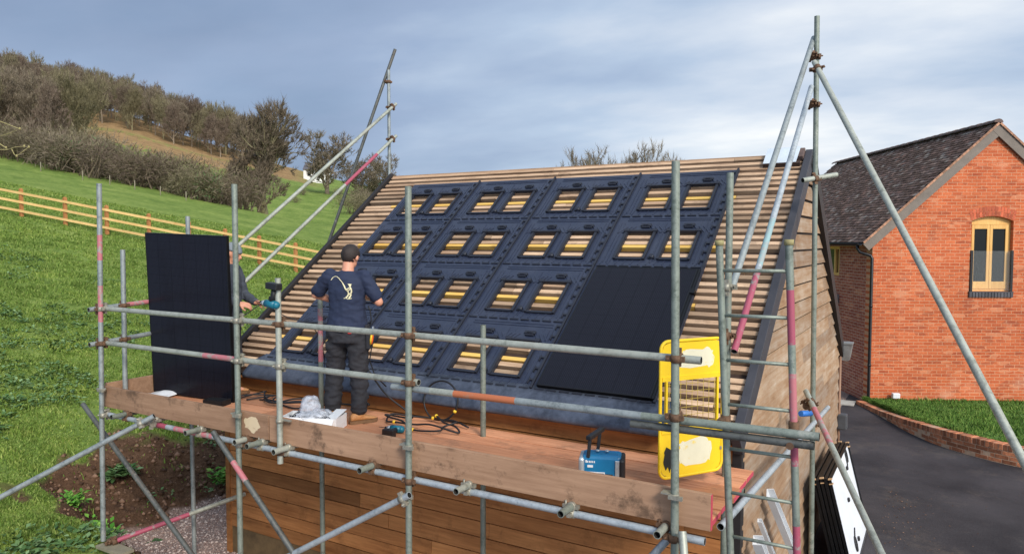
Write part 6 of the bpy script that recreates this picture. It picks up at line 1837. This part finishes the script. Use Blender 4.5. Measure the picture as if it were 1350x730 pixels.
    stroke([(.064, 1.306), (.045, 1.290), (.032, 1.298)], .006)                                     # arm
    stroke([(.076, 1.298), (.055, 1.276), (.040, 1.282)], .005)
    stroke([(.074, 1.248), (.055, 1.246), (.046, 1.225), (.030, 1.212)], .008)                      # legs
    stroke([(.078, 1.244), (.070, 1.222), (.060, 1.206)], .008)
    stroke([(.010, 1.205), (.030, 1.208), (.055, 1.200), (.085, 1.206)], .0035)
    stroke([(.050, 1.268), (.060, 1.255)], .007)
    m.build('shirt_print', M['print_cream'], shirt, False)
    # pouch and pliers on the right hip
    m = MB(); m.obox((.222, -.01, .80), (.022, 0, 0), (0, .05, 0), (0, 0, .085)); m.obox((.203, -.01, .925), (.012, 0, 0), (0, .055, 0), (0, 0, .022)); m.build('tool_pouch', M['work_black'], root, False, bevel=.01)
    m = MB(); m.path([(.22, .02, .94), (.23, .03, .99), (.215, .04, 1.08), (.20, .03, 1.12)], .006, 6); m.path([(.235, -.03, .90), (.262, -.02, .82), (.22, .0, .6), (.26, .03, .45), (.36, .08, .33)], .006, 6); m.build('strap', M['black_rubber'], root, False)
    W = root.matrix_basis if False else (Matrix.Translation((-4.93, 5.22, DECK)) @ Matrix.Rotation(R(24), 4, 'Z'))
    pr = thing('pliers', 'orange handled pliers hanging from the pouch on the worker in navy', 'pliers'); place(pr, W @ Matrix.Translation((.262, -.045, .86)) @ Matrix.Rotation(R(8), 4, 'Y'))
    for s in (-1, 1):
        m = MB(); m.path([(0, s * .004, .03), (0, s * .022, -.01), (0, s * .024, -.055), (0, s * .014, -.10)], [.008, .010, .010, .008], 8); m.build('handle', M['orange_plastic'] if s > 0 else M['yellow_clip'], pr, False)
    m = MB(); m.obox((0, 0, .048), (.006, 0, 0), (0, .012, 0), (0, 0, .026)); m.build('jaw', M['tool_silver'], pr, False)
    # ---- worker in the beanie, behind the held panel --------------------------------------------------
    root = thing('person', 'worker in a grey beanie and dark jacket, mostly hidden behind the upright panel', 'person', (-6.90, 5.40, DECK), None, (0, 0, R(-62)))
    hc = (0, .06, 1.60); sh = {s: Vector((s * .18, .02, 1.40)) for s in (-1, 1)}
    el = {-1: Vector((-.22, .09, 1.125)), 1: Vector((.26, .0, 1.13))}; wr = {-1: Vector((-.03, .31, 1.055)), 1: Vector((.19, .21, 1.06))}
    hip = {-1: Vector((-.092, 0, .88)), 1: Vector((.092, 0, .88))}; kn = {-1: Vector((-.11, .03, .49)), 1: Vector((.11, .03, .49))}; an = {-1: Vector((-.12, -.01, .09)), 1: Vector((.12, -.01, .09))}
    m = MB(); m.loft([ellip(.80, .12, .10), ellip(.90, .155, .108), ellip(1.02, .142, .10), ellip(1.16, .152, .105), ellip(1.30, .168, .112), ellip(1.39, .15, .10), ellip(1.45, .075, .07, .01)])
    limb(m, [(0, .01, 1.40), (0, .03, 1.48), (0, .05, 1.55)], [.068, .058, .055]); T, rot = head_parts(m, hc, -.22)
    for s in (-1, 1):
        limb(m, [sh[s], el[s], wr[s]], [.053, .041, .028]); limb(m, [hip[s], kn[s], an[s]], [.085, .055, .036]); m.ball(an[s] + Vector((0, .05, -.045)), .035, .09, .03)
    hand(m, wr[-1], Vector((.30, .9, -.10)), Vector((.6, -.1, -.6)), 1, .5); hand(m, wr[1], Vector((-.35, .85, -.22)), Vector((-.6, 0, -.6)), -1, .6)
    voxel(m, 'body', M['skin'], root, .0065, 3)
    for s in (-1, 1):
        e = MB(); e.ball(T(s * .03, .074, .012), .011, .009, .009); e.build('eye', M['eye_white'], root, False)
    cap_shell('hair', T, rot, .079, .098, .097, lambda q: q.z > -.04 + .6 * max(q.y + .02, 0) and not (q.y > .04 and q.z < .08), M['hair'], root)
    cap_shell('beanie', T, rot, .089, .108, .112, lambda q: q.z > .035 - .25 * q.y * .3, M['beanie'], root, .02, .010)
    m = MB(); m.loft([ellip(.84, .19, .145), ellip(.98, .185, .140), ellip(1.15, .185, .138), ellip(1.30, .20, .14), ellip(1.39, .18, .12), ellip(1.44, .125, .10, .005), ellip(1.49, .085, .085, .02)])
    for s in (-1, 1): limb(m, [Vector((s * .12, 0, 1.39)), sh[s], el[s], wr[s] - (wr[s] - el[s]).normalized() * .03], [.072, .076, .060, .046])
    voxel(m, 'jacket', M['jacket_grey'], root, .010, 4, .011, 8.0, 21)
    m = MB(); m.loft([ellip(.78, .155, .125), ellip(.86, .176, .132), ellip(.95, .165, .12)])
    for s in (-1, 1): limb(m, [hip[s], kn[s], an[s] + Vector((0, 0, .06))], [.098, .076, .070])
    voxel(m, 'trousers', M['work_black'], root, .011, 5, .012, 7.5, 5)
    m = MB(); ms = MB(); ms2 = MB(); boots(m, ms, an[1], (.2, 1, 0)); boots(m, ms2, an[-1], (-.2, 1, 0)); b = voxel(m, 'boots', M['tan_boot'], root, .008, 3); [q.build('sole', M['boot_sole'], b, False) for q in (ms, ms2)]

def main():
    build_materials()
    M['worn_white2'] = worn_paint('pale scrape', (222, 200, 164), (176, 142, 116), .6, .8)
    M['lawn_soil'] = plain('lawn turf', (70, 104, 36), .95, 0, .35, 5, .4)
    build_light(); build_land(); build_plants(); build_trees(); build_fences()
    build_barn(); build_trays(); build_house(); build_drive()
    build_scaffold(); build_boards(); build_props(); build_people()
    # prototypes that were only used as sources of shared mesh data
    for k, d in TREES.items():
        if isinstance(d, tuple):
            for o in d:
                if o.parent is None: bpy.data.objects.remove(o)
main()
